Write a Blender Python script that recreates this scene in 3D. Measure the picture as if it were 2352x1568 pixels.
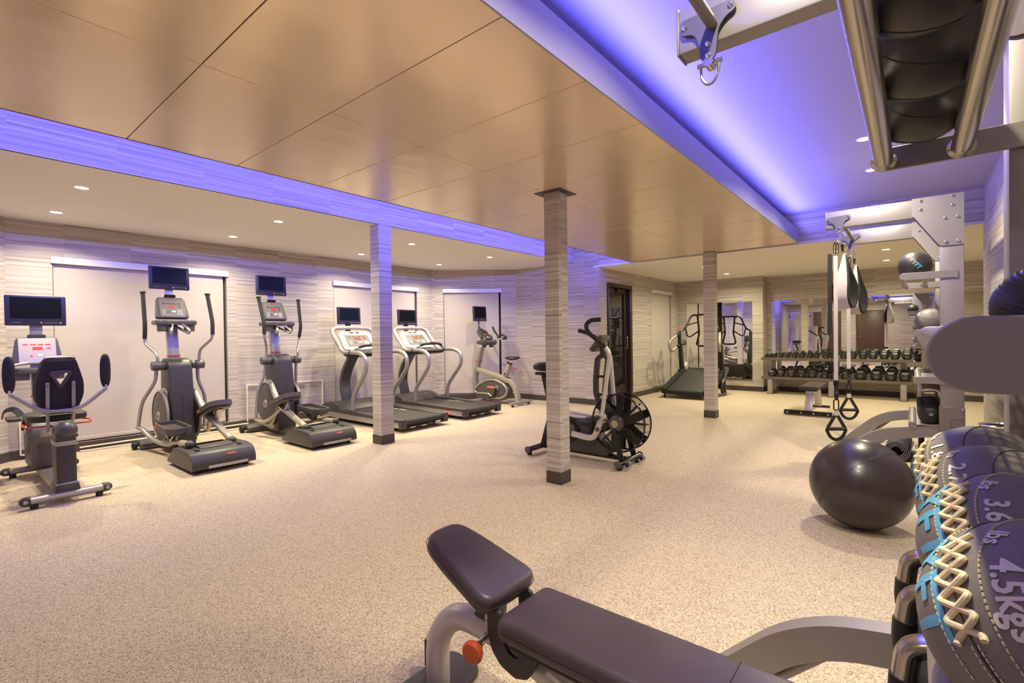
import bpy, bmesh, math, random
from mathutils import Vector, Matrix, Euler
random.seed(7)
SC = bpy.context.scene
COL = SC.collection
for o in list(bpy.data.objects): bpy.data.objects.remove(o)

# ------------------------------------------------------------------ camera
CAM_H = 1.25
F_PX, YAW, PITCH, ROLL = 1118.28, .688047, -.01157, .013392
fw = Vector((-math.sin(YAW)*math.cos(PITCH), math.cos(YAW)*math.cos(PITCH), math.sin(PITCH)))
ur = Vector((math.cos(YAW), math.sin(YAW), 0)); dn = fw.cross(ur)
u2 = math.cos(ROLL)*ur + math.sin(ROLL)*dn; d2 = -math.sin(ROLL)*ur + math.cos(ROLL)*dn
cd = bpy.data.cameras.new('camera'); cam = bpy.data.objects.new('camera', cd); COL.objects.link(cam)
cd.sensor_fit = 'HORIZONTAL'; cd.sensor_width = 36.0; cd.lens = F_PX/2352*36.0
cd.clip_start = .02; cd.clip_end = 100
m4 = Matrix.Identity(4)
for i in range(3): m4[i][0] = u2[i]; m4[i][1] = -d2[i]; m4[i][2] = -fw[i]
m4[2][3] = CAM_H
cam.matrix_world = m4
SC.camera = cam

# ------------------------------------------------------------------ world, view
w = bpy.data.worlds.new('world'); SC.world = w; w.use_nodes = True
w.node_tree.nodes['Background'].inputs[0].default_value = (1.0, .86, .74, 1)
w.node_tree.nodes['Background'].inputs[1].default_value = .02
SC.view_settings.view_transform = 'Standard'; SC.view_settings.look = 'None'
SC.view_settings.exposure = 0.10; SC.view_settings.gamma = 1.0
SC.view_settings.use_curve_mapping = False

# ------------------------------------------------------------------ lights of the room
WARM = (1.0, .90, .60); LED = (.15, .15, 1.0)
def area(name, loc, size, energy, color, rot=(0,0,0), sizey=None, spread=None, shape=None):
    l = bpy.data.lights.new(name, 'AREA'); l.energy = energy; l.color = color
    l.shape = shape or ('RECTANGLE' if sizey else 'DISK'); l.size = size
    if sizey: l.size_y = sizey
    if spread: l.spread = spread
    o = bpy.data.objects.new(name, l); COL.objects.link(o); o.location = loc; o.rotation_euler = rot
    return o
Z_SOF, Z_BACK, Z_REC, Z_PAN = 2.568, 2.44, 2.85, 2.448     # soffit left, soffit back, recess ceiling, panel underside
X_FAS, Y_FAS, X_RW = -4.78, 7.59, .63
PX0, PX1, PY1 = -3.595, -1.175, 7.515                      # hanging panel raft
DOWN = [(-5.47, .90), (-6.69, .90), (-5.47, 2.57), (-6.69, 2.56), (-5.45, 4.43), (-6.68, 4.43), (-5.43, 6.05), (-6.65, 6.03)]
DOWN_B = [(-.29, 8.97), (-.33, 10.34), (-2.87, 10.29), (-2.87, 8.97)]
DOWN_R = [(-.303, 5.01), (-.302, 6.02), (-.303, 2.0), (-.303, 1.0)]
DOWN_REAR = [(-1.2, -2.3), (-3.0, -2.3)]
E_DOWN = 27.0
for (x, y) in DOWN: area('downlight_lamp', (x, y, Z_SOF-.02), .09, E_DOWN, WARM, spread=2.45)
for (x, y) in DOWN_B: area('downlight_lamp', (x, y, Z_BACK-.02), .09, E_DOWN*1.1, WARM, spread=2.8)
for (x, y) in DOWN_R: area('downlight_lamp', (x, y, Z_REC-.02), .09, E_DOWN*1.35, WARM, spread=2.6)
for (x, y) in DOWN_REAR: area('downlight_lamp', (x, y, Z_SOF-.02), .09, E_DOWN*1.2, WARM, spread=3.05)
# led strips lying in the cove on top of the hanging raft, shining up and outwards
LY0, LY1 = -1.4, 7.45
area('led_strip_lamp', (PX0+.035, (LY0+LY1)/2, 2.646), .02, 165, LED, rot=(0, math.radians(118), 0), sizey=LY1-LY0)
area('led_strip_lamp', (PX1-.012, (LY0+LY1)/2, 2.652), .02, 105, LED, rot=(0, math.radians(-128), 0), sizey=LY1-LY0)

# ------------------------------------------------------------------ helpers
def lin(c):
    c = c/255.0
    return c/12.92 if c <= .04045 else ((c+.055)/1.055)**2.4
def S(r, g, b): return (lin(r), lin(g), lin(b), 1)
MATS = {}
def mat(name, col, rough=.5, metal=0.0, noise=None, bump=None, spec=None, emis=None, coat=0, trans=0):
    m = bpy.data.materials.new(name); m.use_nodes = True; MATS[name] = m
    nt = m.node_tree; b = nt.nodes['Principled BSDF']
    b.inputs['Base Color'].default_value = col; b.inputs['Roughness'].default_value = rough; b.inputs['Metallic'].default_value = metal
    if spec is not None: b.inputs['Specular IOR Level'].default_value = spec
    if coat: b.inputs['Coat Weight'].default_value = coat; b.inputs['Coat Roughness'].default_value = .15
    if trans: b.inputs['Transmission Weight'].default_value = trans
    if emis: b.inputs['Emission Color'].default_value = emis[0]; b.inputs['Emission Strength'].default_value = emis[1]
    if noise or bump:
        tc = nt.nodes.new('ShaderNodeTexCoord')
        mp = nt.nodes.new('ShaderNodeMapping'); nt.links.new(tc.outputs['Object'], mp.inputs[0])
        if noise:      # (scale, (sx,sy,sz), amount, second colour)
            mp.inputs['Scale'].default_value = noise[1]
            n = nt.nodes.new('ShaderNodeTexNoise'); n.inputs['Scale'].default_value = noise[0]; n.inputs['Detail'].default_value = 4
            nt.links.new(mp.outputs[0], n.inputs[0])
            mx = nt.nodes.new('ShaderNodeMix'); mx.data_type = 'RGBA'
            mx.inputs[6].default_value = col; mx.inputs[7].default_value = noise[3]
            mr = nt.nodes.new('ShaderNodeMapRange'); mr.inputs[1].default_value = .35; mr.inputs[2].default_value = .65; mr.inputs[4].default_value = noise[2]
            nt.links.new(n.outputs[0], mr.inputs[0]); nt.links.new(mr.outputs[0], mx.inputs[0]); nt.links.new(mx.outputs[2], b.inputs['Base Color'])
        if bump:       # (scale, strength, distance)
            n2 = nt.nodes.new('ShaderNodeTexNoise'); n2.inputs['Scale'].default_value = bump[0]; n2.inputs['Detail'].default_value = 3
            nt.links.new(tc.outputs['Object'], n2.inputs[0])
            bp = nt.nodes.new('ShaderNodeBump'); bp.inputs['Strength'].default_value = bump[1]; bp.inputs['Distance'].default_value = bump[2]
            nt.links.new(n2.outputs[0], bp.inputs['Height']); nt.links.new(bp.outputs[0], b.inputs['Normal'])
    return m

def fillet(pts, r, n=5, closed=False):
    P = [Vector(p) for p in pts]; out = []; L = len(P)
    for i in range(L):
        if not closed and i in (0, L-1): out.append(P[i]); continue
        a, b, c = P[i-1], P[i], P[(i+1) % L]
        d1, d2_ = (a-b), (c-b)
        q = min(r, d1.length*.49, d2_.length*.49)
        s, e = b+d1.normalized()*q, b+d2_.normalized()*q
        for k in range(n+1):
            t = k/n; out.append(s*(1-t)**2 + b*2*t*(1-t) + e*t*t)
    return out

class G:
    def __init__(s): s.bm = bmesh.new()
    def _add(s, verts, faces):
        vs = [s.bm.verts.new(v) for v in verts]; fs = []
        for f in faces:
            try: fs.append(s.bm.faces.new([vs[i] for i in f]))
            except ValueError: pass
        return vs
    def box(s, c, d, rot=None):
        c = Vector(c); hx, hy, hz = d[0]/2, d[1]/2, d[2]/2
        R = Euler(rot).to_matrix() if rot else Matrix.Identity(3)
        v = [c+R@Vector((x*hx, y*hy, z*hz)) for x in (-1, 1) for y in (-1, 1) for z in (-1, 1)]
        s._add(v, [(0,1,3,2),(4,6,7,5),(0,4,5,1),(2,3,7,6),(0,2,6,4),(1,5,7,3)]); return s
    def bb(s, x0, x1, y0, y1, z0, z1): return s.box(((x0+x1)/2, (y0+y1)/2, (z0+z1)/2), (abs(x1-x0), abs(y1-y0), abs(z1-z0)))
    def sweep(s, pts, prof, up=None, closed=False, cap=True, scale=None):
        P = [Vector(p) for p in pts]; n = len(P); m = len(prof)
        T = []
        for i in range(n):
            if closed: t = P[(i+1) % n]-P[i-1]
            else: t = P[min(i+1, n-1)]-P[max(i-1, 0)]
            T.append(t.normalized())
        N = Vector(up) if up else (Vector((0, 0, 1)) if abs(T[0].z) < .9 else Vector((0, 1, 0)))
        N = (N-T[0]*N.dot(T[0])).normalized(); rings = []
        for i in range(n):
            if i > 0:
                ax = T[i-1].cross(T[i])
                if ax.length > 1e-7: N = Matrix.Rotation(T[i-1].angle(T[i]), 3, ax.normalized())@N
                N = (N-T[i]*N.dot(T[i])).normalized()
            B = T[i].cross(N); k = scale[i] if scale else 1
            rings.append([s.bm.verts.new(P[i]+N*(v*k)+B*(u*k)) for u, v in prof])
        for i in range(n if closed else n-1):
            a, b = rings[i], rings[(i+1) % n]
            for j in range(m):
                try: s.bm.faces.new((a[j], a[(j+1) % m], b[(j+1) % m], b[j]))
                except ValueError: pass
        if cap and not closed:
            for r in (list(reversed(rings[0])), rings[-1]):
                try: s.bm.faces.new(r)
                except ValueError: pass
        return s
    def tube(s, pts, r, n=10, fil=0, seg=5, closed=False, scale=None, flat=1.0, up=None):
        if fil: pts = fillet(pts, fil, seg, closed)
        prof = [(r*math.cos(2*math.pi*k/n), r*flat*math.sin(2*math.pi*k/n)) for k in range(n)]
        return s.sweep(pts, prof, up, closed, scale=scale)
    def bar(s, pts, wu, wv, up=None, fil=0, seg=5, closed=False):
        if fil: pts = fillet(pts, fil, seg, closed)
        return s.sweep(pts, [(-wu/2, -wv/2), (wu/2, -wv/2), (wu/2, wv/2), (-wu/2, wv/2)], up, closed)
    def cyl(s, p, q, r, r2=None, n=20):
        p, q = Vector(p), Vector(q); r2 = r if r2 is None else r2
        return s.sweep([p, q], [(math.cos(2*math.pi*k/n), math.sin(2*math.pi*k/n)) for k in range(n)], scale=[r, r2])
    def lathe(s, prof, n=24, o=(0, 0, 0), ax=(0, 0, 1), open_=True):
        """prof: list of (radius, height along ax)"""
        o = Vector(o); a = Vector(ax).normalized()
        e = Vector((1, 0, 0)) if abs(a.x) < .9 else Vector((0, 1, 0))
        e = (e-a*e.dot(a)).normalized(); f = a.cross(e); rings = []
        for r, h in prof:
            if r < 1e-6: rings.append([s.bm.verts.new(o+a*h)])
            else: rings.append([s.bm.verts.new(o+a*h+(e*math.cos(2*math.pi*k/n)+f*math.sin(2*math.pi*k/n))*r) for k in range(n)])
        for A, B in zip(rings, rings[1:]):
            for k in range(n):
                k2 = (k+1) % n
                if len(A) == 1 and len(B) == 1: continue
                if len(A) == 1: s.bm.faces.new((A[0], B[k2], B[k]))
                elif len(B) == 1: s.bm.faces.new((A[k], A[k2], B[0]))
                else: s.bm.faces.new((A[k], A[k2], B[k2], B[k]))
        return s
    def sphere(s, c, r, n=24, m=14, sc=(1, 1, 1)):
        base = len(s.bm.verts)
        s.lathe([(r*math.sin(math.pi*i/m), -r*math.cos(math.pi*i/m)) for i in range(m+1)], n)
        s.bm.verts.ensure_lookup_table()
        for v in s.bm.verts[base:]: v.co = Vector((v.co.x*sc[0]+c[0], v.co.y*sc[1]+c[1], v.co.z*sc[2]+c[2]))
        return s
    def prism(s, pts, plane, a, b):
        """extrude a 2d outline: plane 'xz' along y, 'yz' along x, 'xy' along z, from a to b"""
        def M(p, t): return {'xz': (p[0], t, p[1]), 'yz': (t, p[0], p[1]), 'xy': (p[0], p[1], t)}[plane]
        n = len(pts)
        s._add([M(p, a) for p in pts]+[M(p, b) for p in pts],
               [tuple(range(n)), tuple(range(2*n-1, n-1, -1))]+[(i, i+n, (i+1) % n+n, (i+1) % n) for i in range(n)])
        return s
    def xf(s, mtx, start=0):
        s.bm.verts.ensure_lookup_table()
        for v in s.bm.verts[start:]: v.co = mtx@v.co
        return s
def fil2(pts, r, n=5): return [(p.x, p.y) for p in fillet([(x, y, 0) for x, y in pts], r, n, True)]

def ob(name, g, m, parent=None, bevel=0, seg=2, smooth=38, label=None):
    bm = g.bm
    bmesh.ops.recalc_face_normals(bm, faces=bm.faces)
    if bevel:
        ed = [e for e in bm.edges if len(e.link_faces) == 2 and e.calc_face_angle(0) > .6]
        bmesh.ops.bevel(bm, geom=ed, offset=bevel, segments=seg, profile=.5, affect='EDGES', clamp_overlap=True)
    me = bpy.data.meshes.new(name); bm.to_mesh(me); bm.free()
    if smooth:
        me.shade_smooth(); me.set_sharp_from_angle(angle=math.radians(smooth))
    if m is not None: me.materials.append(MATS[m] if isinstance(m, str) else m)
    o = bpy.data.objects.new(name, me); COL.objects.link(o)
    if parent is not None: o.parent = parent
    if label: o['label'] = label
    return o
def tag(o, label=None, cat=None, group=None, kind=None):
    if label: o['label'] = label
    if cat: o['category'] = cat
    if group: o['group'] = group
    if kind: o['kind'] = kind
    return o
def thing(name, label, cat, loc=(0, 0, 0), rz=0, group=None):
    o = bpy.data.objects.new(name, None); COL.objects.link(o); o.location = loc; o.rotation_euler = (0, 0, rz)
    o.empty_display_size = .1
    return tag(o, label, cat, group)
def copy_tree(o, parent=None):
    c = o.copy(); COL.objects.link(c)
    if parent is not None: c.parent = parent
    for ch in list(o.children): copy_tree(ch, c)
    return c
def struct(name, g, m, parent=None, **k):
    o = ob(name, g, m, parent, **k)
    if parent is None: o['kind'] = 'structure'
    return o
def at(parent, loc, rot=None):
    """a transform carried by the returned matrix"""
    return Matrix.Translation(loc) @ (Euler(rot).to_matrix().to_4x4() if rot else Matrix.Identity(4))
def text_bm(txt, size, depth=.001, cuts=0, bold=0.0):
    cu = bpy.data.curves.new('t', 'FONT'); cu.body = txt; cu.size = size; cu.align_x = 'CENTER'; cu.align_y = 'CENTER'
    cu.extrude = depth; cu.resolution_u = 2; cu.offset = bold
    o = bpy.data.objects.new('t', cu); COL.objects.link(o)
    me = bpy.data.meshes.new_from_object(o.evaluated_get(bpy.context.evaluated_depsgraph_get()))
    bpy.data.objects.remove(o); bpy.data.curves.remove(cu)
    g = G(); g.bm.from_mesh(me); bpy.data.meshes.remove(me)
    if cuts:
        bmesh.ops.triangulate(g.bm, faces=g.bm.faces)
        bmesh.ops.subdivide_edges(g.bm, edges=g.bm.edges, cuts=cuts, use_grid_fill=True)
    return g
def text(name, txt, size, m, parent, mtx, depth=.001, bold=0.0):
    g = text_bm(txt, size, depth, bold=bold); g.xf(mtx)
    return ob(name, g, m, parent, smooth=0)
def frame_mtx(o, right, up):
    r = Vector(right).normalized(); u = Vector(up).normalized(); n = r.cross(u)
    M = Matrix.Identity(4)
    for i in range(3): M[i][0] = r[i]; M[i][1] = u[i]; M[i][2] = n[i]; M[i][3] = o[i]
    return M

# ------------------------------------------------------------------ materials
def nd(nt, t, **k):
    n = nt.nodes.new(t)
    for a, v in k.items(): setattr(n, a, v)
    return n
def ramp(nt, stops):
    r = nt.nodes.new('ShaderNodeValToRGB'); e = r.color_ramp.elements
    while len(e) < len(stops): e.new(.5)
    for i, (p, c) in enumerate(stops): e[i].position = p; e[i].color = c
    return r
def math_n(nt, op, a, b=None):
    n = nt.nodes.new('ShaderNodeMath'); n.operation = op
    for i, v in enumerate((a, b)):
        if v is None: continue
        if isinstance(v, (int, float)): n.inputs[i].default_value = v
        else: nt.links.new(v, n.inputs[i])
    return n.outputs[0]
def wallpaper():
    m = bpy.data.materials.new('wallpaper'); m.use_nodes = True; MATS['wallpaper'] = m; nt = m.node_tree
    b = nt.nodes['Principled BSDF']; b.inputs['Roughness'].default_value = .62
    uv = nd(nt, 'ShaderNodeUVMap'); uv.uv_map = 'UVMap'
    sp = nd(nt, 'ShaderNodeSeparateXYZ'); nt.links.new(uv.outputs[0], sp.inputs[0])
    strip = math_n(nt, 'FLOOR', math_n(nt, 'DIVIDE', sp.outputs[0], .60))
    wn = nd(nt, 'ShaderNodeTexWhiteNoise'); wn.noise_dimensions = '1D'; nt.links.new(strip, wn.inputs['W'])
    def co(su, sv, k):
        c = nd(nt, 'ShaderNodeCombineXYZ')
        nt.links.new(math_n(nt, 'ADD', math_n(nt, 'MULTIPLY', sp.outputs[0], su), math_n(nt, 'MULTIPLY', wn.outputs[0], k)), c.inputs[0])
        nt.links.new(math_n(nt, 'ADD', math_n(nt, 'MULTIPLY', sp.outputs[1], sv), math_n(nt, 'MULTIPLY', wn.outputs[0], 37)), c.inputs[1])
        return c.outputs[0]
    n1 = nd(nt, 'ShaderNodeTexNoise'); n1.inputs['Scale'].default_value = 1; n1.inputs['Detail'].default_value = 5; n1.inputs['Roughness'].default_value = .62
    nt.links.new(co(.25, 38, 11), n1.inputs[0])
    n2 = nd(nt, 'ShaderNodeTexNoise'); n2.inputs['Scale'].default_value = 1; n2.inputs['Detail'].default_value = 3
    nt.links.new(co(.8, 140, 5), n2.inputs[0])
    r1 = ramp(nt, [(.27, S(118, 106, 99)), (.38, S(168, 157, 150)), (.52, S(190, 181, 174)), (.68, S(212, 205, 198))])
    nt.links.new(n1.outputs[0], r1.inputs[0])
    mx = nd(nt, 'ShaderNodeMix'); mx.data_type = 'RGBA'; mx.blend_type = 'MULTIPLY'; mx.inputs[0].default_value = .75
    r2 = ramp(nt, [(.33, (.70, .68, .66, 1)), (.66, (1.12, 1.12, 1.12, 1))]); nt.links.new(n2.outputs[0], r2.inputs[0])
    nt.links.new(r1.outputs[0], mx.inputs[6]); nt.links.new(r2.outputs[0], mx.inputs[7]); nt.links.new(mx.outputs[2], b.inputs['Base Color'])
wallpaper()
def floor_mat():
    m = bpy.data.materials.new('rubber_floor'); m.use_nodes = True; MATS['rubber_floor'] = m; nt = m.node_tree
    b = nt.nodes['Principled BSDF']; b.inputs['Roughness'].default_value = .6; b.inputs['Specular IOR Level'].default_value = .3
    tc = nd(nt, 'ShaderNodeTexCoord')
    v = nd(nt, 'ShaderNodeTexVoronoi'); v.inputs['Scale'].default_value = 240; v.inputs['Randomness'].default_value = 1; nt.links.new(tc.outputs['Object'], v.inputs[0])
    sp = nd(nt, 'ShaderNodeSeparateColor'); nt.links.new(v.outputs['Color'], sp.inputs[0])
    r = ramp(nt, [(0, S(132, 114, 92)), (.16, S(160, 142, 118)), (.32, S(190, 174, 150)), (.75, S(204, 189, 166)), (1, S(226, 213, 192))])
    nt.links.new(sp.outputs[0], r.inputs[0])
    n = nd(nt, 'ShaderNodeTexNoise'); n.inputs['Scale'].default_value = 520; n.inputs['Detail'].default_value = 2; nt.links.new(tc.outputs['Object'], n.inputs[0])
    r2 = ramp(nt, [(.3, (.72, .7, .68, 1)), (.62, (1.08, 1.08, 1.08, 1))]); nt.links.new(n.outputs[0], r2.inputs[0])
    mx = nd(nt, 'ShaderNodeMix'); mx.data_type = 'RGBA'; mx.blend_type = 'MULTIPLY'; mx.inputs[0].default_value = .8
    nt.links.new(r.outputs[0], mx.inputs[6]); nt.links.new(r2.outputs[0], mx.inputs[7]); nt.links.new(mx.outputs[2], b.inputs['Base Color'])
    bp = nd(nt, 'ShaderNodeBump'); bp.inputs['Strength'].default_value = .25; bp.inputs['Distance'].default_value = .002
    nt.links.new(v.outputs['Distance'], bp.inputs['Height']); nt.links.new(bp.outputs[0], b.inputs['Normal'])
floor_mat()
def perf_mat():
    m = bpy.data.materials.new('perforated_metal'); m.use_nodes = True; MATS['perforated_metal'] = m; nt = m.node_tree
    b = nt.nodes['Principled BSDF']; b.inputs['Metallic'].default_value = .5; b.inputs['Roughness'].default_value = .22
    tc = nd(nt, 'ShaderNodeTexCoord'); sp = nd(nt, 'ShaderNodeSeparateXYZ'); nt.links.new(tc.outputs['Object'], sp.inputs[0])
    k = 2*math.pi/.007
    d = math_n(nt, 'MULTIPLY', math_n(nt, 'SINE', math_n(nt, 'MULTIPLY', sp.outputs[0], k)), math_n(nt, 'SINE', math_n(nt, 'MULTIPLY', sp.outputs[1], k)))
    r = ramp(nt, [(.45, S(238, 216, 188)), (.8, S(198, 174, 148))]); nt.links.new(d, r.inputs[0]); nt.links.new(r.outputs[0], b.inputs['Base Color'])
    mp = nd(nt, 'ShaderNodeMapping'); mp.inputs['Scale'].default_value = (2.2, .7, 1); nt.links.new(tc.outputs['Object'], mp.inputs[0])
    n = nd(nt, 'ShaderNodeTexNoise'); n.inputs['Scale'].default_value = 1.4; n.inputs['Detail'].default_value = 2; nt.links.new(mp.outputs[0], n.inputs[0])
    bp = nd(nt, 'ShaderNodeBump'); bp.inputs['Strength'].default_value = .25; bp.inputs['Distance'].default_value = .02
    nt.links.new(n.outputs[0], bp.inputs['Height']); nt.links.new(bp.outputs[0], b.inputs['Normal'])
perf_mat()
mat('ceiling_paint', S(232, 226, 216), .8, bump=(60, .05, .002))
mat('cove_led_tint', S(158, 156, 182), .6)  # lilac-grey puts the blue LED light into the raft's colour
mat('recess_led_tint', S(176, 170, 200), .8)  # darker lilac base stands in for violet LED light on the ceiling
mat('skirting', S(70, 60, 54), .5)
mat('shade_fabric', S(190, 180, 174), .8, noise=(300, (1, 1, .1), .25, S(178, 168, 162)))
mat('shade_rail', S(224, 222, 226), .45, .2)
mat('dark_gap', S(28, 24, 22), .7)
mat('door_wood', S(52, 38, 36), .4)
mat('brown_door', S(84, 66, 56), .45, noise=(60, (1, 1, .08), .4, S(70, 54, 46)))
mat('mirror', (.93, .94, .93, 1), .0, 1.0)
mat('door_glass', S(30, 26, 26), .03, 0, spec=1.0)
mat('brass', S(206, 160, 88), .25, 1.0)
mat('white_plastic', S(232, 226, 214), .45)
mat('lamp_lens', (1, .93, .8, 1), .5, emis=((1, .90, .74, 1), 14))
mat('silver', S(168, 163, 160), .38, .55)            # silver powder coat
mat('silver_rig', S(148, 142, 142), .42, .45, noise=(8, (1, 1, 1), .3, S(138, 132, 132)))
mat('steel', S(190, 184, 178), .22, 1.0)
mat('chrome', S(214, 212, 210), .12, 1.0)
mat('charcoal', S(62, 58, 58), .42)
mat('graphite', S(84, 79, 77), .4, .1)
mat('readout_brown', S(84, 48, 42), .4)
mat('dark_grey', S(58, 55, 55), .5)
mat('black_rubber', S(24, 23, 24), .55)
mat('black_gloss', S(20, 19, 20), .2)
mat('black_foam', S(36, 33, 32), .7, bump=(400, .2, .001))
mat('belt', S(46, 43, 40), .7, noise=(200, (1, 1, 1), .4, S(60, 56, 52)))
mat('leather', S(66, 57, 60), .38, bump=(260, .25, .0015), noise=(5, (1, 1, 1), .8, S(82, 68, 74)))
mat('ball_leather', S(44, 40, 38), .42, bump=(320, .4, .0015))
mat('tv_bezel', S(44, 40, 64), .35)
mat('tv_screen', S(10, 14, 14), .35, spec=.15)
mat('red_led', S(150, 20, 20), .4, emis=(S(235, 60, 50), .7))
mat('red_lamp', S(220, 30, 40), .4, emis=((1, .1, .12, 1), 4))
mat('console_silver', S(176, 168, 150), .35, .35)
mat('console_grey', S(108, 104, 100), .45)
mat('console_cream', S(226, 218, 196), .45)
mat('print_white', S(222, 218, 210), .6)
mat('print_red', S(196, 70, 52), .55)
mat('red_enamel', S(190, 52, 34), .4)
mat('orange_knob', S(196, 84, 38), .35)

# ------------------------------------------------------------------ room shell
def uvwall(name, p0, p1, z0, z1, m, holes=(), reveal=.1, back=None, thick=.1, kind='structure', parent=None, u0=0.0):
    """vertical wall from p0 to p1 (the room lies on the left of p0->p1); holes are (u0,u1,z0,z1)"""
    p0 = Vector((p0[0], p0[1], 0)); p1 = Vector((p1[0], p1[1], 0)); d = (p1-p0); L = d.length; d.normalize()
    n = Vector((d.y, -d.x, 0))            # away from the room
    us = sorted(set([0, L]+[h[0] for h in holes]+[h[1] for h in holes])); zs = sorted(set([z0, z1]+[h[2] for h in holes]+[h[3] for h in holes]))
    verts, faces, uvs = [], [], []
    def q(pts, uv):
        i = len(verts); verts.extend(pts); faces.append(tuple(range(i, i+4))); uvs.extend(uv)
    for a, b in zip(us, us[1:]):
        for c, e in zip(zs, zs[1:]):
            if any(h[0] <= a+1e-6 and b <= h[1]+1e-6 and h[2] <= c+1e-6 and e <= h[3]+1e-6 for h in holes): continue
            Z = Vector((0, 0, 1)); f = [p0+d*a+Z*c, p0+d*b+Z*c, p0+d*b+Z*e, p0+d*a+Z*e]
            q(f, [(a+u0, c), (b+u0, c), (b+u0, e), (a+u0, e)])
            q([v+n*thick for v in reversed(f)], [(a, c)]*4)
    for h in holes:
        Z = Vector((0, 0, 1)); c = [p0+d*h[0]+Z*h[2], p0+d*h[1]+Z*h[2], p0+d*h[1]+Z*h[3], p0+d*h[0]+Z*h[3]]
        for i in range(4):
            a, b = c[i], c[(i+1) % 4]; q([a, b, b+n*reveal, a+n*reveal], [(0, 0), (.4, 0), (.4, reveal), (0, reveal)])
    me = bpy.data.meshes.new(name); me.from_pydata([tuple(v) for v in verts], [], faces)
    ul = me.uv_layers.new(name='UVMap')
    for i, uvv in enumerate(uvs): ul.data[i].uv = uvv
    me.materials.append(MATS[m]); o = bpy.data.objects.new(name, me); COL.objects.link(o)
    if parent is not None: o.parent = parent
    if kind: o['kind'] = kind
    return o
FX0, FX1, FY0, FY1 = -7.6, 1.9, -3.75, 11.8
floor = struct('floor', G().bb(FX0, FX1, FY0, FY1, -.08, 0), 'rubber_floor', smooth=0)
WL = -7.35
A0, A1 = (WL, 6.45), (-6.12, 7.6)         # angled end of the bay
WD = -4.25                                 # wall with the glass door
YB1, YB2, XP = 11.3, 11.62, -2.43          # back wall: pier front, recess, pier edge
Zt = 2.9
SH1, SH2 = (.932, 2.737), (4.32, 6.10)
# walls run so that the room lies on their left hand
uvwall('wall_left', (WL, 6.45), (WL, .58), 0, Zt, 'wallpaper', holes=[(6.45-SH1[1]+.02, 6.45-SH1[0]-.015, .10, 2.14), (6.45-SH2[1]+.02, 6.45-SH2[0]-.015, .10, 2.14)])
dA = Vector((A1[0]-A0[0], A1[1]-A0[1], 0)); LA = dA.length; dA.normalize()
uvwall('wall_bay', A1, A0, 0, Zt, 'wallpaper', holes=[(LA-1.37, LA-.235, .10, 2.14)], u0=.17)
uvwall('wall_alcove', (WD, 7.6), A1, 0, Zt, 'wallpaper', u0=.3)
uvwall('wall_door', (WD, YB1), (WD, 7.6), 0, Zt, 'wallpaper', holes=[(YB1-8.80, YB1-7.90, 0, 2.17), (YB1-10.90, YB1-9.80, .1, 2.14)], u0=.1)
uvwall('wall_pier', (XP, YB1), (WD, YB1), 0, Zt, 'wallpaper', u0=.21)
uvwall('wall_pier_side', (XP, YB2), (XP, YB1), 0, Zt, 'wallpaper', u0=.1)
uvwall('wall_back', (1.8, YB2), (XP, YB2), 0, Zt, 'wallpaper', u0=.05)
uvwall('wall_far_right', (1.8, 7.72), (1.8, YB2), 0, Zt, 'wallpaper')
uvwall('wall_right_return', (X_RW, 7.72), (1.8, 7.72), 0, Zt, 'wallpaper')
uvwall('wall_right', (X_RW, -3.6), (X_RW, 7.72), 0, Zt, 'wallpaper')
uvwall('wall_rear', (-4.6, -3.6), (X_RW, -3.6), 0, Zt, 'wallpaper')
uvwall('wall_rear_side', (-4.6, -.45), (-4.6, -3.6), 0, Zt, 'wallpaper')
uvwall('wall_near', (-6.3, -.45), (-4.6, -.45), 0, Zt, 'wallpaper')
uvwall('wall_near_bay', (WL, .58), (-6.3, -.45), 0, Zt, 'wallpaper')
# ceilings
struct('ceiling', G().bb(X_FAS, X_RW+.1, -1.6, Y_FAS+.02, Z_REC, Z_REC+.08), 'recess_led_tint', smooth=0)
struct('ceiling_soffit_left', G().prism([(WL-.1, -.6), (X_FAS-.02, -.6), (X_FAS-.02, 7.7), (-6.0, 7.7), (WL-.1, 6.6)], 'xy', Z_SOF, Z_SOF+.03), 'ceiling_paint', smooth=0)
struct('ceiling_soffit_back', G().bb(WD-.1, 1.9, Y_FAS, 11.8, Z_BACK, Z_BACK+.03), 'ceiling_paint', smooth=0)
struct('ceiling_soffit_rear', G().bb(-4.7, X_RW+.1, -3.7, -1.6, Z_SOF, Z_SOF+.03), 'ceiling_paint', smooth=0)
uvwall('trim_1', (X_FAS, -1.6), (X_FAS, 7.6), Z_SOF, Zt, 'wallpaper', thick=.02).location.z = -.0
# fascias (room side faces the recess)
bpy.data.objects.remove(bpy.data.objects['trim_1'])
uvwall('trim_1', (X_FAS, 7.6), (X_FAS, -1.6), Z_SOF-.001, Zt, 'wallpaper', thick=.02)
uvwall('trim_2', (X_RW, Y_FAS), (WD+.001, Y_FAS), Z_BACK-.001, Zt, 'wallpaper', thick=.02, u0=.3)
uvwall('trim_3', (X_FAS, -1.6), (X_RW, -1.6), Z_SOF-.001, Zt, 'wallpaper', thick=.02)
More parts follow.
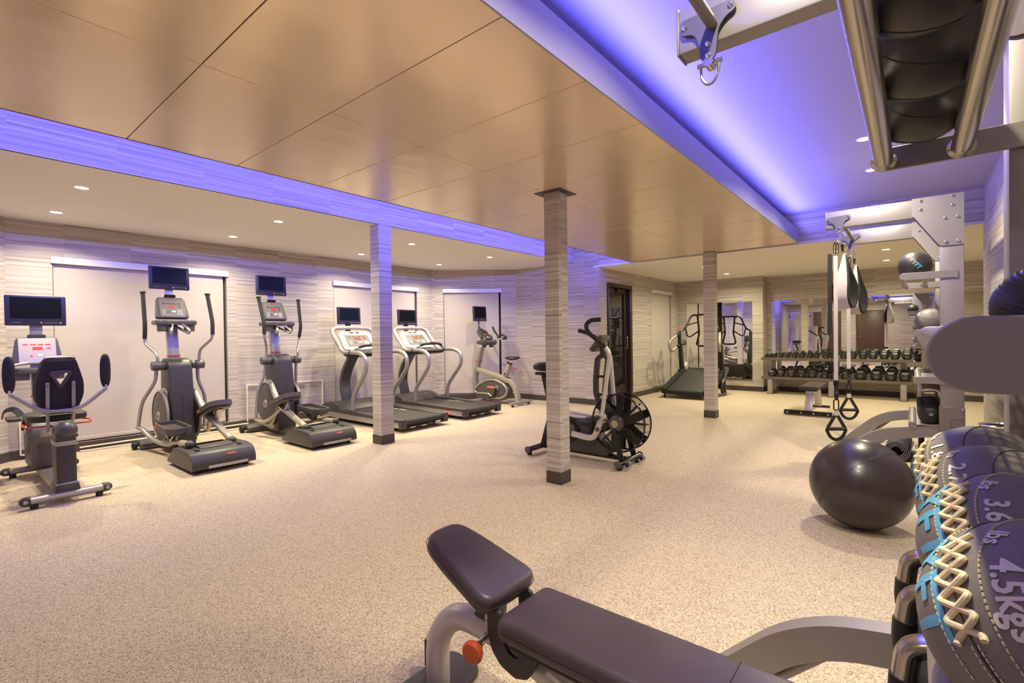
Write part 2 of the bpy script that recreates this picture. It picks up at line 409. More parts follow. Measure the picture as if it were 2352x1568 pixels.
# skirting boards
def skirt(name, p, q):
    p, q = Vector((*p, 0)), Vector((*q, 0)); d = (q-p).normalized(); n = Vector((-d.y, d.x, 0))
    g = G(); c = (p+q)/2+n*.006; g.box((c.x, c.y, .051), ((q-p).length, .012, .1), (0, 0, math.atan2(d.y, d.x)))
    return struct(name, g, 'skirting', bevel=.002, seg=1)
skirt('baseboard_left', (WL, 6.45), (WL, .58)); skirt('baseboard_bay', A1, A0); skirt('baseboard_alcove', (WD, 7.6), A1)
skirt('baseboard_door_1', (WD, 7.88), (WD, 7.6)); skirt('baseboard_door_2', (WD, YB1), (WD, 8.83)); skirt('baseboard_pier', (XP, YB1), (WD, YB1))
skirt('baseboard_pier_side', (XP, YB2), (XP, YB1)); skirt('baseboard_back', (1.8, YB2), (XP, YB2)); skirt('baseboard_right', (X_RW, -3.6), (X_RW, 7.72))
skirt('baseboard_near_bay', (WL, .58), (-6.3, -.45)); skirt('baseboard_return', (X_RW, 7.72), (1.8, 7.72)); skirt('baseboard_rear', (-4.6, -3.6), (X_RW, -3.6))

# windows behind drawn roller shades
def window(i, p, q, label, z0=.115, ztop=2.195, headh=.075):
    """p,q: left and right end seen from the room, floor points on the wall face"""
    p, q = Vector((*p, 0)), Vector((*q, 0)); d = (q-p).normalized(); n = Vector((d.y, -d.x, 0)); L = (q-p).length   # n: into the room
    rz = math.atan2(d.y, d.x); c = (p+q)/2
    def b(u0, u1, off0, off1, za, zb):
        m_ = p+d*((u0+u1)/2)+n*((off0+off1)/2); return G().box((m_.x, m_.y, (za+zb)/2), (u1-u0, abs(off1-off0), zb-za), (0, 0, rz))
    w_ = struct('window_%d' % i, b(.02, L-.02, -.098, -.08, .1, 2.14), 'dark_gap')
    t = thing('roller_shade', label, 'window shade', (c.x, c.y, 0), 0, 'roller shades drawn over the windows')
    M = Matrix.Translation((-c.x, -c.y, 0))
    def part(nm, g, mm, **k): g.xf(M); return ob(nm, g, mm, t, **k)
    part('shade_cloth', b(.022, L-.055, -.03, -.026, z0, ztop-.05), 'shade_fabric', smooth=0)
    part('head_rail', b(0, L, .004, .03, ztop-headh, ztop), 'shade_rail', bevel=.002, seg=1)
    part('bottom_bar', b(.022, L-.055, -.036, -.02, z0, z0+.045), 'shade_fabric', bevel=.003)
    part('side_gap_shade', b(0.003, .02, -.04, -.002, z0-.01, ztop-headh), 'dark_gap')  # dark strip standing in for the shaded gap beside the cloth
    return t
window(1, (WL, SH1[0]), (WL, SH1[1]), 'wide pale roller shade behind the nearest elliptical trainer')
window(2, (WL, SH2[0]), (WL, SH2[1]), 'pale roller shade behind the two treadmills')
qa = Vector((*A0, 0))+dA*.22; qb = Vector((*A0, 0))+dA*1.385
window(3, qa[:2], qb[:2], 'pale roller shade on the angled wall behind the upright bike')
window(4, (WD, 9.79), (WD, 10.92), 'narrow pale roller shade between glass door and inclined treadmill')

# glass door
dr = struct('door_1', G().bb(WD-.1, WD-.06, 7.9, 8.80, 0, .02), 'door_wood')
g = G(); g.bb(WD-.11, WD+.025, 7.885, 7.935, 0, 2.19); g.bb(WD-.11, WD+.025, 8.765, 8.86, 0, 2.19); g.bb(WD-.11, WD+.025, 7.935, 8.765, 2.12, 2.19)
ob('door_frame', g, 'door_wood', dr, bevel=.004)
g = G(); g.bb(WD-.09, WD-.05, 7.94, 8.02, .02, 2.115); g.bb(WD-.09, WD-.05, 8.67, 8.76, .02, 2.115); g.bb(WD-.09, WD-.05, 8.02, 8.67, 2.03, 2.115); g.bb(WD-.09, WD-.05, 8.02, 8.67, .02, .27)
lf = ob('door_leaf', g, 'door_wood', dr, bevel=.003)
ob('glass_pane', G().bb(WD-.074, WD-.066, 8.02, 8.67, .27, 2.03), 'door_glass', lf, smooth=0)
ob('door_handle', G().tube([(WD-.05, 8.64, .98), (WD+.02, 8.64, .98), (WD+.02, 8.64, 1.2), (WD-.05, 8.64, 1.2)], .011, 10, fil=.03), 'brass', lf)
ob('door_closer', G().bb(WD-.05, WD-.01, 8.3, 8.6, 2.04, 2.10), 'black_rubber', lf, bevel=.004)
# rear doors, seen in the mirrors
for i, x in ((2, -1.9), (3, -3.55)):
    d = struct('door_%d' % i, G().bb(x, x+.98, -3.6, -3.57, 0, 2.13), 'brown_door', bevel=.004)
    ob('door_handle', G().tube([(x+.09, -3.57, 1.0), (x+.09, -3.52, 1.0), (x+.2, -3.52, 1.0)], .011, 8, fil=.01), 'chrome', d)
    g = G(); g.bb(x-.05, x, -3.6, -3.56, 0, 2.18); g.bb(x+.98, x+1.03, -3.6, -3.56, 0, 2.18); g.bb(x, x+.98, -3.6, -3.56, 2.13, 2.18)
    ob('door_frame', g, 'brown_door', d)

# mirrors
t = tag(ob('wall_mirror', G().bb(-4.04, -2.64, YB1-.012, YB1-.001, .255, 1.93), 'mirror', smooth=0), 'frameless mirror on the wall behind the inclined treadmill', 'mirror')
ob('mirror_rail', G().bb(-4.04, -2.64, YB1-.02, YB1-.001, .235, .255), 'steel', t)
t = thing('wall_mirror', 'long frameless mirror behind the dumbbell rack', 'mirror', (0, YB2, 0))
xs = [-2.325, -1.21, -.1, 1.0]
for a, b in zip(xs, xs[1:]): ob('mirror_pane', G().bb(a, b-.003, -.012, -.001, .42, 1.925), 'mirror', t, smooth=0)

# columns wrapped in wallpaper with a dark skirting
def column(x0, x1, y0, y1, z1, label, capp=False):
    t = thing('column', label, 'column', ((x0+x1)/2, (y0+y1)/2, 0), 0, 'slender columns wrapped in striped paper')
    cx, cy = (x0+x1)/2, (y0+y1)/2; hx, hy = (x1-x0)/2, (y1-y0)/2
    P = [(-hx, -hy), (hx, -hy), (hx, hy), (-hx, hy)]; verts, faces, uvs = [], [], []; u = random.random()*5
    for i in range(4):
        a, b = P[i], P[(i+1) % 4]; w_ = math.dist(a, b); k = len(verts)
        verts += [(*a, .1), (*b, .1), (*b, z1), (*a, z1)]; faces.append((k, k+1, k+2, k+3)); uvs += [(u, .1), (u+w_, .1), (u+w_, z1), (u, z1)]; u += w_
    me = bpy.data.meshes.new('shaft'); me.from_pydata(verts, [], faces); ul = me.uv_layers.new(name='UVMap')
    for i, v in enumerate(uvs): ul.data[i].uv = v
    me.materials.append(MATS['wallpaper']); o = bpy.data.objects.new('shaft', me); COL.objects.link(o); o.parent = t
    ob('skirting', G().bb(-hx-.006, hx+.006, -hy-.006, hy+.006, 0, .105), 'skirting', t, bevel=.002, seg=1)
    if capp: ob('collar', G().bb(-hx-.06, hx+.06, -hy-.06, hy+.06, Z_PAN-.004, Z_PAN-.0005), 'skirting', t)
    return t
column(-2.405, -2.265, 3.375, 3.515, Z_PAN, 'striped column in the middle of the floor beside the air bike', True)
column(-4.945, -4.78, 3.40, 3.575, Z_SOF, 'striped column between the treadmills and the second elliptical')
column(-2.395, -2.24, 7.40, 7.55, Z_BACK, 'distant striped column in front of the inclined treadmill')

# hanging raft of perforated metal tiles
raft = thing('ceiling_raft', 'hanging ceiling raft of tan perforated metal tiles', 'ceiling panel', (0, 0, Z_PAN))
xm = (PX0+PX1)/2; ty = .6105
gt = G().bb(-.6035, .6035, -ty/2+.002, ty/2-.002, 0, .018)
tile0 = ob('tile', gt, 'perforated_metal', raft, bevel=.0015, seg=1)
k = 0; y = PY1-ty/2
while y > -2.0:
    for x in (xm-.605, xm+.605):
        o = tile0 if k == 0 else tile0.copy()
        if k: COL.objects.link(o)
        o.parent = raft; o.location = (x, y, 0); k += 1
    y -= ty
YR0 = y+ty/2
mat('seam_tan', S(214, 188, 158), .4, .5)
g = G(); y = PY1-ty
while y > YR0:
    if y > 1.6: g.bb(PX0+.01, PX1-.012, y-.0035, y+.0035, -.0008, .012)
    y -= ty
g.bb(xm-.003, xm+.003, 1.6, PY1-.02, -.0008, .012); ob('seam_strips', g, 'seam_tan', raft)
g = G(); g.bb(PX0+.09, PX1-.012, YR0, PY1-.02, .018, .17); ob('carrier', g, 'cove_led_tint', raft)
g = G(); g.bb(PX1-.01, PX1, YR0, PY1, -.004, .175); ob('side_fascia', g, 'cove_led_tint', raft)
g = G(); g.bb(PX0-.004, PX0, YR0, PY1, -.002, .03); g.bb(PX0, PX1, PY1, PY1+.004, -.002, .12); ob('edge_trim', g, 'skirting', raft)

# downlights
def downlight(x, y, z, label, grp):
    t = thing('downlight', label, 'downlight', (x, y, z), 0, grp)
    ob('trim_ring', G().lathe([(.058, -.001), (.058, -.006), (.047, -.008), (.045, -.001)], 28), 'white_plastic', t)
    ob('lens', G().lathe([(0, -.0035), (.046, -.0035)], 28), 'lamp_lens', t, smooth=0)
NUM = ['first', 'second', 'third', 'fourth']
for i, (x, y) in enumerate(DOWN): downlight(x, y, Z_SOF, '%s round downlight along the left soffit, row nearer the %s' % (NUM[i//2], 'blue fascia' if i % 2 == 0 else 'striped wall'), 'downlights in the left soffit')
LB = ['round downlight over the flat bench, nearer of the two there', 'round downlight before the mirror, farther of the two over the rack end', 'round downlight in the back ceiling beside the distant column', 'round downlight in the back ceiling above the inclined treadmill, hidden by the raft']
for (x, y), l in zip(DOWN_B, LB): downlight(x, y, Z_BACK, l, 'downlights in the back ceiling')
LR = ['round downlight in the violet ceiling, nearer of the two', 'round downlight in the violet ceiling, farther of the two', 'downlight in the violet ceiling above the near rig front', 'downlight in the violet ceiling above the wall balls']
for (x, y), l in zip(DOWN_R, LR): downlight(x, y, Z_REC, l, 'downlights in the violet ceiling')
for (x, y), l in zip(DOWN_REAR, ['downlight near the rear doors, right one', 'downlight near the rear doors, left one']): downlight(x, y, Z_SOF, l, 'downlights near the rear doors')

# ------------------------------------------------------------------ shared console pieces (machines whose user looks towards -x)
def tilt_frame(o, lean):
    """face looking to +x and leaning back by lean (towards +z)"""
    return frame_mtx(o, (0, 1, 0), (-math.sin(lean), 0, math.cos(lean)))
def plate(parent, name, M, x, y, w_, h, d, m, z=0.0, rad=0, bevel=0):
    g = G()
    if rad:
        g.prism(fil2([(x-w_/2, y-h/2), (x+w_/2, y-h/2), (x+w_/2, y+h/2), (x-w_/2, y+h/2)], rad), 'xy', z, z+d)
    else: g.box((x, y, z+d/2), (w_, h, d))
    g.xf(M); return ob(name, g, m, parent, bevel=bevel)
def television(parent, o, w_, h, lean=.06):
    M = tilt_frame(o, lean)
    tv = plate(parent, 'television', M, 0, 0, w_, h, .035, 'tv_bezel', -.02, .012, .004)
    plate(tv, 'screen', M, 0, h*.085, w_*.84, h*.70, .002, 'tv_screen', .0145)
    plate(tv, 'power_light', M, w_*.08, -h*.405, .009, .009, .003, 'red_lamp', .014)
    plate(tv, 'button_row', M, w_*.24, -h*.405, w_*.24, .006, .002, 'console_grey', .0145)
    plate(tv, 'jack_plate', M, w_*.40, -h*.405, .014, .008, .002, 'print_white', .0145)
    plate(tv, 'speaker_slots', M, -w_*.32, -h*.405, w_*.16, .006, .002, 'console_grey', .0145)
    return tv
def display_set(parent, M, w_, h, silver=True, lit='readout_brown'):
    for i in range(4): plate(parent, 'readout', M, (-.33+.21*i)*w_, h*.30, w_*.15, h*.06, .0015, lit)
    plate(parent, 'main_readout', M, 0, h*.12, w_*.28, h*.15, .0015, 'red_led')
    plate(parent, 'readout', M, w_*.32, h*.12, w_*.12, h*.06, .0015, lit)
    plate(parent, 'start_button', M, w_*.06, -h*.2, w_*.16, h*.11, .002, 'print_white', rad=h*.05)
    plate(parent, 'level_readout', M, -w_*.18, -h*.24, w_*.08, h*.07, .0015, lit)
    g = G()
    for a in range(3):
        for b in range(4): g.box(((.24+.075*a)*w_, (-.12-.085*b)*h, .001), (w_*.045, h*.045, .002))
    g.xf(M); ob('keypad', g, 'print_white', parent)
    g = G()
    for b in range(4): g.box((-.36*w_, (-.1-.09*b)*h, .0008), (w_*.14, h*.02, .0016))
    g.xf(M); ob('legend', g, 'print_white', parent)
def badge(parent, M, w_, h, txt='STAR TRAC', m='print_red', tm='print_white'):
    b = plate(parent, 'badge', M, 0, 0, w_, h, .002, m, rad=h*.45)
    text('badge_lettering', txt, h*.62, tm, b, M@Matrix.Translation((0, 0, .0024)), .0004, bold=.0006)
    return b

# ------------------------------------------------------------------ elliptical trainers
def elliptical(loc, label, s):
    t = thing('elliptical_trainer', label, 'elliptical trainer', loc, 0, 'elliptical trainers facing the shaded window')
    g = G(); g.prism(fil2([(-.58, .03), (-.38, .03), (-.36, .07), (-.42, .11), (-.55, .10)], .02), 'xz', -.27, .27)
    ob('front_foot', g, 'graphite', t, bevel=.004)
    for sy in (-1, 1): ob('wheel', G().lathe([(0, 0), (.03, 0), (.045, .008), (.045, .04), (.03, .05), (0, .05)], 20, (-.5, .275*sy, .046), (0, sy, 0)), 'black_rubber', t)
    ob('base_beam', G().bb(-.45, .75, -.06, .06, .035, .11), 'graphite', t, bevel=.01)
    g = G(); g.prism(fil2([(-.36, .10), (.06, .07), (.06, .5), (.04, .72), (-.18, .72), (-.33, .62), (-.40, .38)], .09), 'xz', -.125, .125)
    ob('flywheel_housing', g, 'silver', t, bevel=.012)
    for sy in (-1, 1):
        d = ob('flywheel_disc', G().lathe([(0, .035), (.2, .035), (.265, .02), (.28, 0)], 40, (-.07, sy*.14, .41), (0, sy, 0)), 'graphite', t)
        ob('disc_ring', G().lathe([(.268, .0), (.288, .012), (.292, .02), (.272, .028)], 40, (-.07, sy*.14, .41), (0, sy, 0)), 'silver', d)
        ob('disc_badge', G().lathe([(0, .045), (.045, .045), (.055, .034)], 24, (-.07, sy*.14, .41), (0, sy, 0)), 'silver', d)
        ob('badge_print', G().box((-.07, sy*.187, .41), (.05, .002, .016)), 'print_red', d)
    g = G(); g.prism(fil2([(-.20, .06), (.15, .06), (.14, .60), (.095, 1.0), (.0, 1.055), (-.16, 1.05), (-.2, .98)], .05), 'xz', -.117, .117)
    for v in g.bm.verts:
        k = 1.06 if v.co.z < .5 else 1.0-.05*(v.co.z-.5)
        v.co.y *= k
    body = ob('body', g, 'charcoal', t, bevel=.028, seg=4)
    ob('seam', G().box((.145, 0, .36), (.004, .003, .56), (0, -.015, 0)), 'dark_grey', body)
    ob('pivot_axle', G().cyl((0, -.25, .972), (0, .25, .972), .046, n=24), 'graphite', t, bevel=.006)
    for sy in (-1, 1): ob('pivot_collar', G().cyl((0, sy*.125, .972), (0, sy*.135, .972), .051, n=24), 'black_rubber', t)
    g = G().sweep([(-.13, 0, .98), (-.165, 0, 1.2), (-.205, 0, 1.44)], [(-.055, -.03), (.055, -.03), (.055, .03), (-.055, .03)], up=(1, 0, 0))
    ob('mast', g, 'silver', t, bevel=.008)
    ob('mast_ring', G().box((-.145, 0, 1.075), (.08, .122, .012)), 'red_enamel', t)
    g = G().sweep([(-.255, 0, 1.66), (-.27, 0, 1.92)], [(-.04, -.010), (.04, -.010), (.04, .010), (-.04, .010)], up=(1, 0, 0))
    ob('tv_mount', g, 'silver', t, bevel=.003)
    M = tilt_frame((-.165, 0, 1.63), .38)
    g = G(); g.prism(fil2([(-.165, -.13), (.165, -.13), (.135, .125), (-.135, .125)], .03), 'xy', -.06, 0); g.xf(M)
    con = ob('console', g, 'graphite', t, bevel=.008)
    plate(con, 'console_face', M, 0, 0, .235, .235, .003, 'console_grey', 0, .01)
    display_set(con, M@Matrix.Translation((0, -.015, .0035)), .23, .2, False)
    plate(con, 'fan_vent', M, 0, .145, .11, .03, .03, 'black_gloss', -.03, .012)
    plate(con, 'badge', M@Matrix.Translation((0, .102, .004)), 0, 0, .05, .01, .001, 'print_red')
    g = G(); g.prism(fil2([(-.2, -.2), (.03, -.2), (.06, -.1), (.02, 0), (.06, .1), (.03, .2), (-.2, .2)], .05), 'xy', 1.425, 1.475)
    tr = ob('bottle_tray', g, 'graphite', t, bevel=.012)
    for sy in (-1, 1):
        ob('bottle_well', G().lathe([(0, 0), (.05, 0), (.05, .003)], 24, (-.03, sy*.13, 1.4745)), 'black_rubber', tr)
        ob('bottle_cup', G().lathe([(.055, 1.43), (.05, 1.35), (0, 1.35)], 24, (-.03, sy*.13, 0)), 'graphite', tr)
        ob('pulse_grip', G().tube([(-.02, sy*.035, 1.46), (.085, sy*.075, 1.385)], .016, 12), 'chrome', t)
        ob('grip_tube', G().tube([(.085, sy*.075, 1.385), (.12, sy*.088, 1.355), (.10, sy*.085, 1.325), (-.15, sy*.03, 1.41)], .0145, 10, fil=.035), 'silver', t)
    television(t, (-.235, 0, 1.968), .395, .262)
    # swing arms and pedal links; s = +1: the -y side is low, the +y side is high
    def yy(p): return [(x, y*s, z) for x, y, z in p]
    a = ob('swing_arm', G().tube(yy([(-.06, -.287, 1.28), (-.062, -.285, 1.22), (.035, -.215, 1.115), (.06, -.205, 1.06), (.035, -.205, .98)]), .0155, 12, fil=.06), 'silver', t)
    ob('hand_grip', G().tube(yy([(-.08, -.292, 1.775), (-.018, -.292, 1.41), (-.058, -.288, 1.275)]), .021, 12, fil=.05), 'black_foam', a)
    ob('grip_cap', G().lathe([(.021, -.012), (.03, 0), (.026, .012), (0, .014)], 16, yy([(-.08, -.292, 1.778)])[0]), 'black_rubber', a)
    a = ob('swing_arm', G().tube(yy([(.2, .288, 1.32), (.192, .283, 1.262), (.05, .2, 1.135), (.03, .2, .98)]), .0155, 12, fil=.06), 'silver', t)
    ob('hand_grip', G().tube(yy([(.06, .292, 1.775), (.2, .292, 1.455), (.2, .29, 1.31)]), .021, 12, fil=.05), 'black_foam', a)
    ob('grip_cap', G().lathe([(.021, -.012), (.03, 0), (.026, .012), (0, .014)], 16, yy([(.06, .292, 1.778)])[0]), 'black_rubber', a)
    ob('lower_arm', G().tube(yy([(.01, -.205, .965), (-.01, -.208, .81), (-.19, -.29, .58), (-.25, -.298, .46), (-.335, -.3, .28)]), .0185, 12, fil=.08), 'silver', t)
    ob('lower_arm', G().tube(yy([(.005, .195, .965), (-.02, .198, .80), (-.04, .275, .61), (-.05, .285, .5), (-.10, .285, .22)]), .0185, 12, fil=.08), 'silver', t)
    for sy in (-1, 1): ob('arm_hub', G().cyl((.02, sy*.165, .972), (.02, sy*.252, .972), .05, n=24), 'graphite', t, bevel=.005)
    ob('pedal_link', G().tube(yy([(-.335, -.3, .275), (-.25, -.28, .265), (-.08, -.23, .16), (.12, -.2, .135), (.32, -.2, .145), (.55, -.2, .21), (.78, -.2, .225)]), .028, 12, fil=.12, flat=.8), 'silver', t)
    ob('roller_tube', G().cyl(yy([(.76, -.2, .222)])[0], yy([(.97, -.2, .235)])[0], .034), 'console_silver', t)
    ob('pedal_link', G().tube(yy([(.07, .15, .66), (.17, .16, .55), (.36, .18, .40), (.52, .18, .37), (.72, .18, .30)]), .036, 12, fil=.1), 'silver', t)
    ob('roller_tube', G().cyl(yy([(.70, .18, .307)])[0], yy([(.965, .18, .225)])[0], .034), 'console_silver', t)
    ob('coupler', G().tube(yy([(-.10, .285, .215), (.08, .265, .19), (.24, .22, .27), (.37, .185, .385)]), .022, 10, fil=.1), 'console_silver', t)
    for (x, y, z) in yy([(.985, -.2, .235), (.985, .18, .215)]):
        rb = ob('roller_ball', G().sphere((x, y, z), .042, 20, 12), 'charcoal', t)
        ob('roller_stem', G().cyl((x+.004, y, z-.03), (x+.01, y, z-.085), .014, .009), 'black_rubber', rb)
    for sy, z, lean in ((-1, .335, .05), (1, .50, -.30)):
        M = at(None, yy([(.46 if sy < 0 else .50, sy*.19, z)])[0], (0, lean, 0)) @ Matrix.Diagonal((1.22, 1.2, 1.2, 1))
        g = G(); g.prism(fil2([(-.19, -.075), (.15, -.085), (.19, -.05), (.19, .05), (.15, .085), (-.19, .075)], .025), 'xy', -.03, 0); g.xf(M)
        p = ob('pedal', g, 'graphite', t, bevel=.006)
        g = G(); g.sweep(fillet([(-.19, -.08, .012), (.16, -.09, .012), (.2, -.05, .012), (.2, .05, .012), (.16, .09, .012), (-.19, .08, .012)], .03, 4, True), [(-.008, -.022), (.008, -.022), (.008, .022), (-.008, .022)], up=(0, 0, 1), closed=True); g.xf(M)
        ob('pedal_rim', g, 'graphite', p)
        g = G(); g.box((0, 0, .003), (.34, .14, .006)); g.xf(M); ob('pedal_pad', g, 'dark_grey', p)
        g = G(); g.box((-.12, -.093*s*1.0, .008), (.07, .004, .022)); g.xf(M); ob('pedal_badge', g, 'print_red', p)
        g = G(); g.bar([(-.12, 0, -.03), (-.03, 0, -.10)], .05, .02); g.bar([(.12, 0, -.03), (-.0, 0, -.11)], .05, .02); g.xf(M); ob('pedal_bracket', g, 'steel', p)
    # rear ramp box
    g = G(); g.prism(fil2([(.58, .035), (.60, .06), (.80, .20), (1.10, .205), (1.24, .19), (1.30, .12), (1.31, .035)], .03), 'xz', -.28, .28)
    bx = ob('ramp_box', g, 'charcoal', t, bevel=.02, seg=3)
    for sy in (-1, 1): ob('ramp_slot', G().bb(.82, 1.17, sy*.19-.018, sy*.19+.018, .2055, .2085), 'black_rubber', bx)
    g = G(); g.prism([(.80, .207), (.93, .207), (.98, .225), (1.05, .225), (1.12, .207)], 'xz', -.15, .15); ob('ramp_cover', g, 'dark_grey', bx, bevel=.004)
    ob('lift_bar', G().bb(1.30, 1.325, -.15, .2, .045, .07), 'silver', bx, bevel=.006)
    badge(bx, frame_mtx((1.297, .06, .155), (0, 1, 0), (-.3, 0, 1)), .10, .02)
    for x, y in ((1.22, -.22), (1.22, .22), (.7, -.22), (.7, .22)): ob('levelling_foot', G().cyl((x, y, 0), (x, y, .04), .022, n=12), 'black_rubber', bx)
    return t
elliptical((-6.40, 1.845, 0), 'grey elliptical trainer with television, nearer of the two', 1)
elliptical((-6.44, 3.02, 0), 'grey elliptical trainer with television, beside the treadmills', -1)

# ------------------------------------------------------------------ treadmills
def treadmill(loc, label):
    t = thing('treadmill', label, 'treadmill', loc, 0, 'treadmills facing the shaded window')
    hw = .41
    for sy in (-1, 1):
        r = ob('side_rail', G().bb(-.97, 1.02, sy*hw-sy*.03-.002, sy*hw, .055, .135), 'silver', t, bevel=.004)
        g = G(); g.prism([(-.98, .135), (1.03, .125), (1.03, .165), (-.3, .185), (-.98, .19)], 'xz', sy*(hw-.10), sy*(hw+.004)); ob('side_step', g, 'charcoal', t, bevel=.006)
        e = ob('end_cap', G().bb(1.0, 1.07, sy*(hw-.085), sy*(hw+.006), .045, .168), 'charcoal', t, bevel=.008)
        ob('cap_screw', G().cyl((1.07, sy*(hw-.04), .1), (1.072, sy*(hw-.04), .1), .006, n=10), 'black_rubber', e)
    badge(t, frame_mtx((.70, -hw-.004, .092), (1, 0, 0), (0, 0, 1)), .17, .055)
    ob('running_belt', G().bb(-.62, 1.0, -hw+.09, hw-.09, .135, .158), 'belt', t, bevel=.004)
    ob('rear_roller', G().cyl((1.01, -hw+.085, .115), (1.01, hw-.085, .115), .045, n=24), 'belt', t)
    text('belt_lettering', 'STAR TRAC', .075, 'print_white', t, frame_mtx((.15, .25, .1585), (1, 0, 0), (0, 1, 0)), .0004)
    ob('rear_bar', G().bb(1.045, 1.075, -hw+.08, hw-.08, .05, .066), 'black_rubber', t, bevel=.003)
    g = G()
    for y in (-.24, -.05, .2): g.bb(1.0755, 1.077, y-.03, y+.05, .052, .062)
    ob('warning_label', g, 'print_white', t)
    g = G()
    for i in range(9):
        y0 = -hw+(2*hw)*i/8
    prof = [(-1.0, .06), (-1.0, .17), (-.94, .21), (-.80, .265), (-.60, .275), (-.46, .24), (-.36, .172), (-.36, .14), (-.9, .06)]
    g.prism(fil2(prof, .03), 'xz', -hw+.005, hw-.005); ob('motor_hood', g, 'charcoal', t, bevel=.02, seg=3)
    for x in (-.8, .85):
        for sy in (-1, 1): ob('levelling_foot', G().cyl((x, sy*.33, 0), (x, sy*.33, .07), .025, n=12), 'black_rubber', t)
    ob('under_frame', G().bb(-.85, .95, -.3, .3, .05, .1), 'dark_grey', t)
    g = G().sweep(fillet([(-.84, 0, .22), (-.93, 0, .50), (-.86, 0, .72), (-.62, 0, 1.02)], .25, 8), [(-.085, -.03), (.085, -.03), (.085, .03), (-.085, .03)], up=(1, 0, 0))
    ob('upright', g, 'graphite', t, bevel=.008)
    for sy in (-1, 1):
        y = sy*.36
        h = ob('handrail', G().tube([(-.13, y, .17), (-.125, y, .40), (.10, y, .64), (.235, y, .80), (.22, y, .97), (.06, y, 1.035), (-.16, y, 1.035)], .033, 14, fil=.12, seg=7, flat=.85), 'silver', t)
        ob('rail_foot', G().cyl((-.13, y, .165), (-.13, y, .185), .05, n=18), 'black_rubber', h)
        ob('rail_joint', G().cyl((-.155, y, 1.035), (-.165, y, 1.035), .0345, n=18), 'black_rubber', h)
    L = [(-.16, -.36, 1.035), (-.36, -.37, 1.03), (-.66, -.37, 1.36), (-.70, -.30, 1.405), (-.71, 0, 1.415), (-.70, .30, 1.405), (-.66, .37, 1.36), (-.36, .37, 1.03), (-.16, .36, 1.035)]
    ob('console_frame', G().tube(L, .033, 14, fil=.1, seg=6, flat=.85), 'silver', t)
    M = tilt_frame((-.52, 0, 1.215), .72)
    g = G(); g.prism(fil2([(-.31, -.19), (.31, -.19), (.27, .19), (-.27, .19)], .07, 7), 'xy', -.04, 0); g.xf(M); con = ob('console', g, 'console_cream', t, bevel=.012)
    plate(con, 'console_face', M, 0, -.01, .42, .24, .002, 'console_grey', 0, .012)
    display_set(con, M@Matrix.Translation((0, 0, .0025)), .40, .22, True)
    for x in (-.05, .05): plate(con, 'air_vent', M, x, .155, .07, .02, .004, 'black_gloss')
    plate(con, 'quick_button', M, .13, .06, .03, .03, .003, 'orange_knob', .002)
    g = G(); g.prism(fil2([(-.33, .955), (-.16, .98), (-.14, 1.02), (-.35, 1.05), (-.45, 1.0)], .02), 'xz', -.31, .31); ob('console_tray', g, 'black_rubber', t, bevel=.01)
    for sy in (-1, 1): ob('grip_arm', G().tube([(-.20, sy*.33, 1.055), (-.13, sy*.22, 1.115)], .017, 10), 'silver', t)
    b = ob('front_grip', G().tube([(-.14, -.235, 1.108), (-.10, -.16, 1.135), (-.09, 0, 1.14), (-.10, .16, 1.135), (-.14, .235, 1.108)], .021, 12, fil=.05), 'black_foam', t)
    ob('stop_key', G().box((-.10, 0, 1.163), (.04, .10, .016)), 'red_enamel', b, bevel=.004)
    ob('tv_mount', G().bb(-.81, -.79, -.045, .045, 1.36, 1.55), 'tv_bezel', t, bevel=.004)
    television(t, (-.765, 0, 1.605), .405, .272, .04)
    return t
treadmill((-6.2, 4.37, 0), 'silver treadmill with television, half hidden behind the striped column')
treadmill((-6.2, 5.53, 0), 'silver treadmill with television, beside the upright bike')

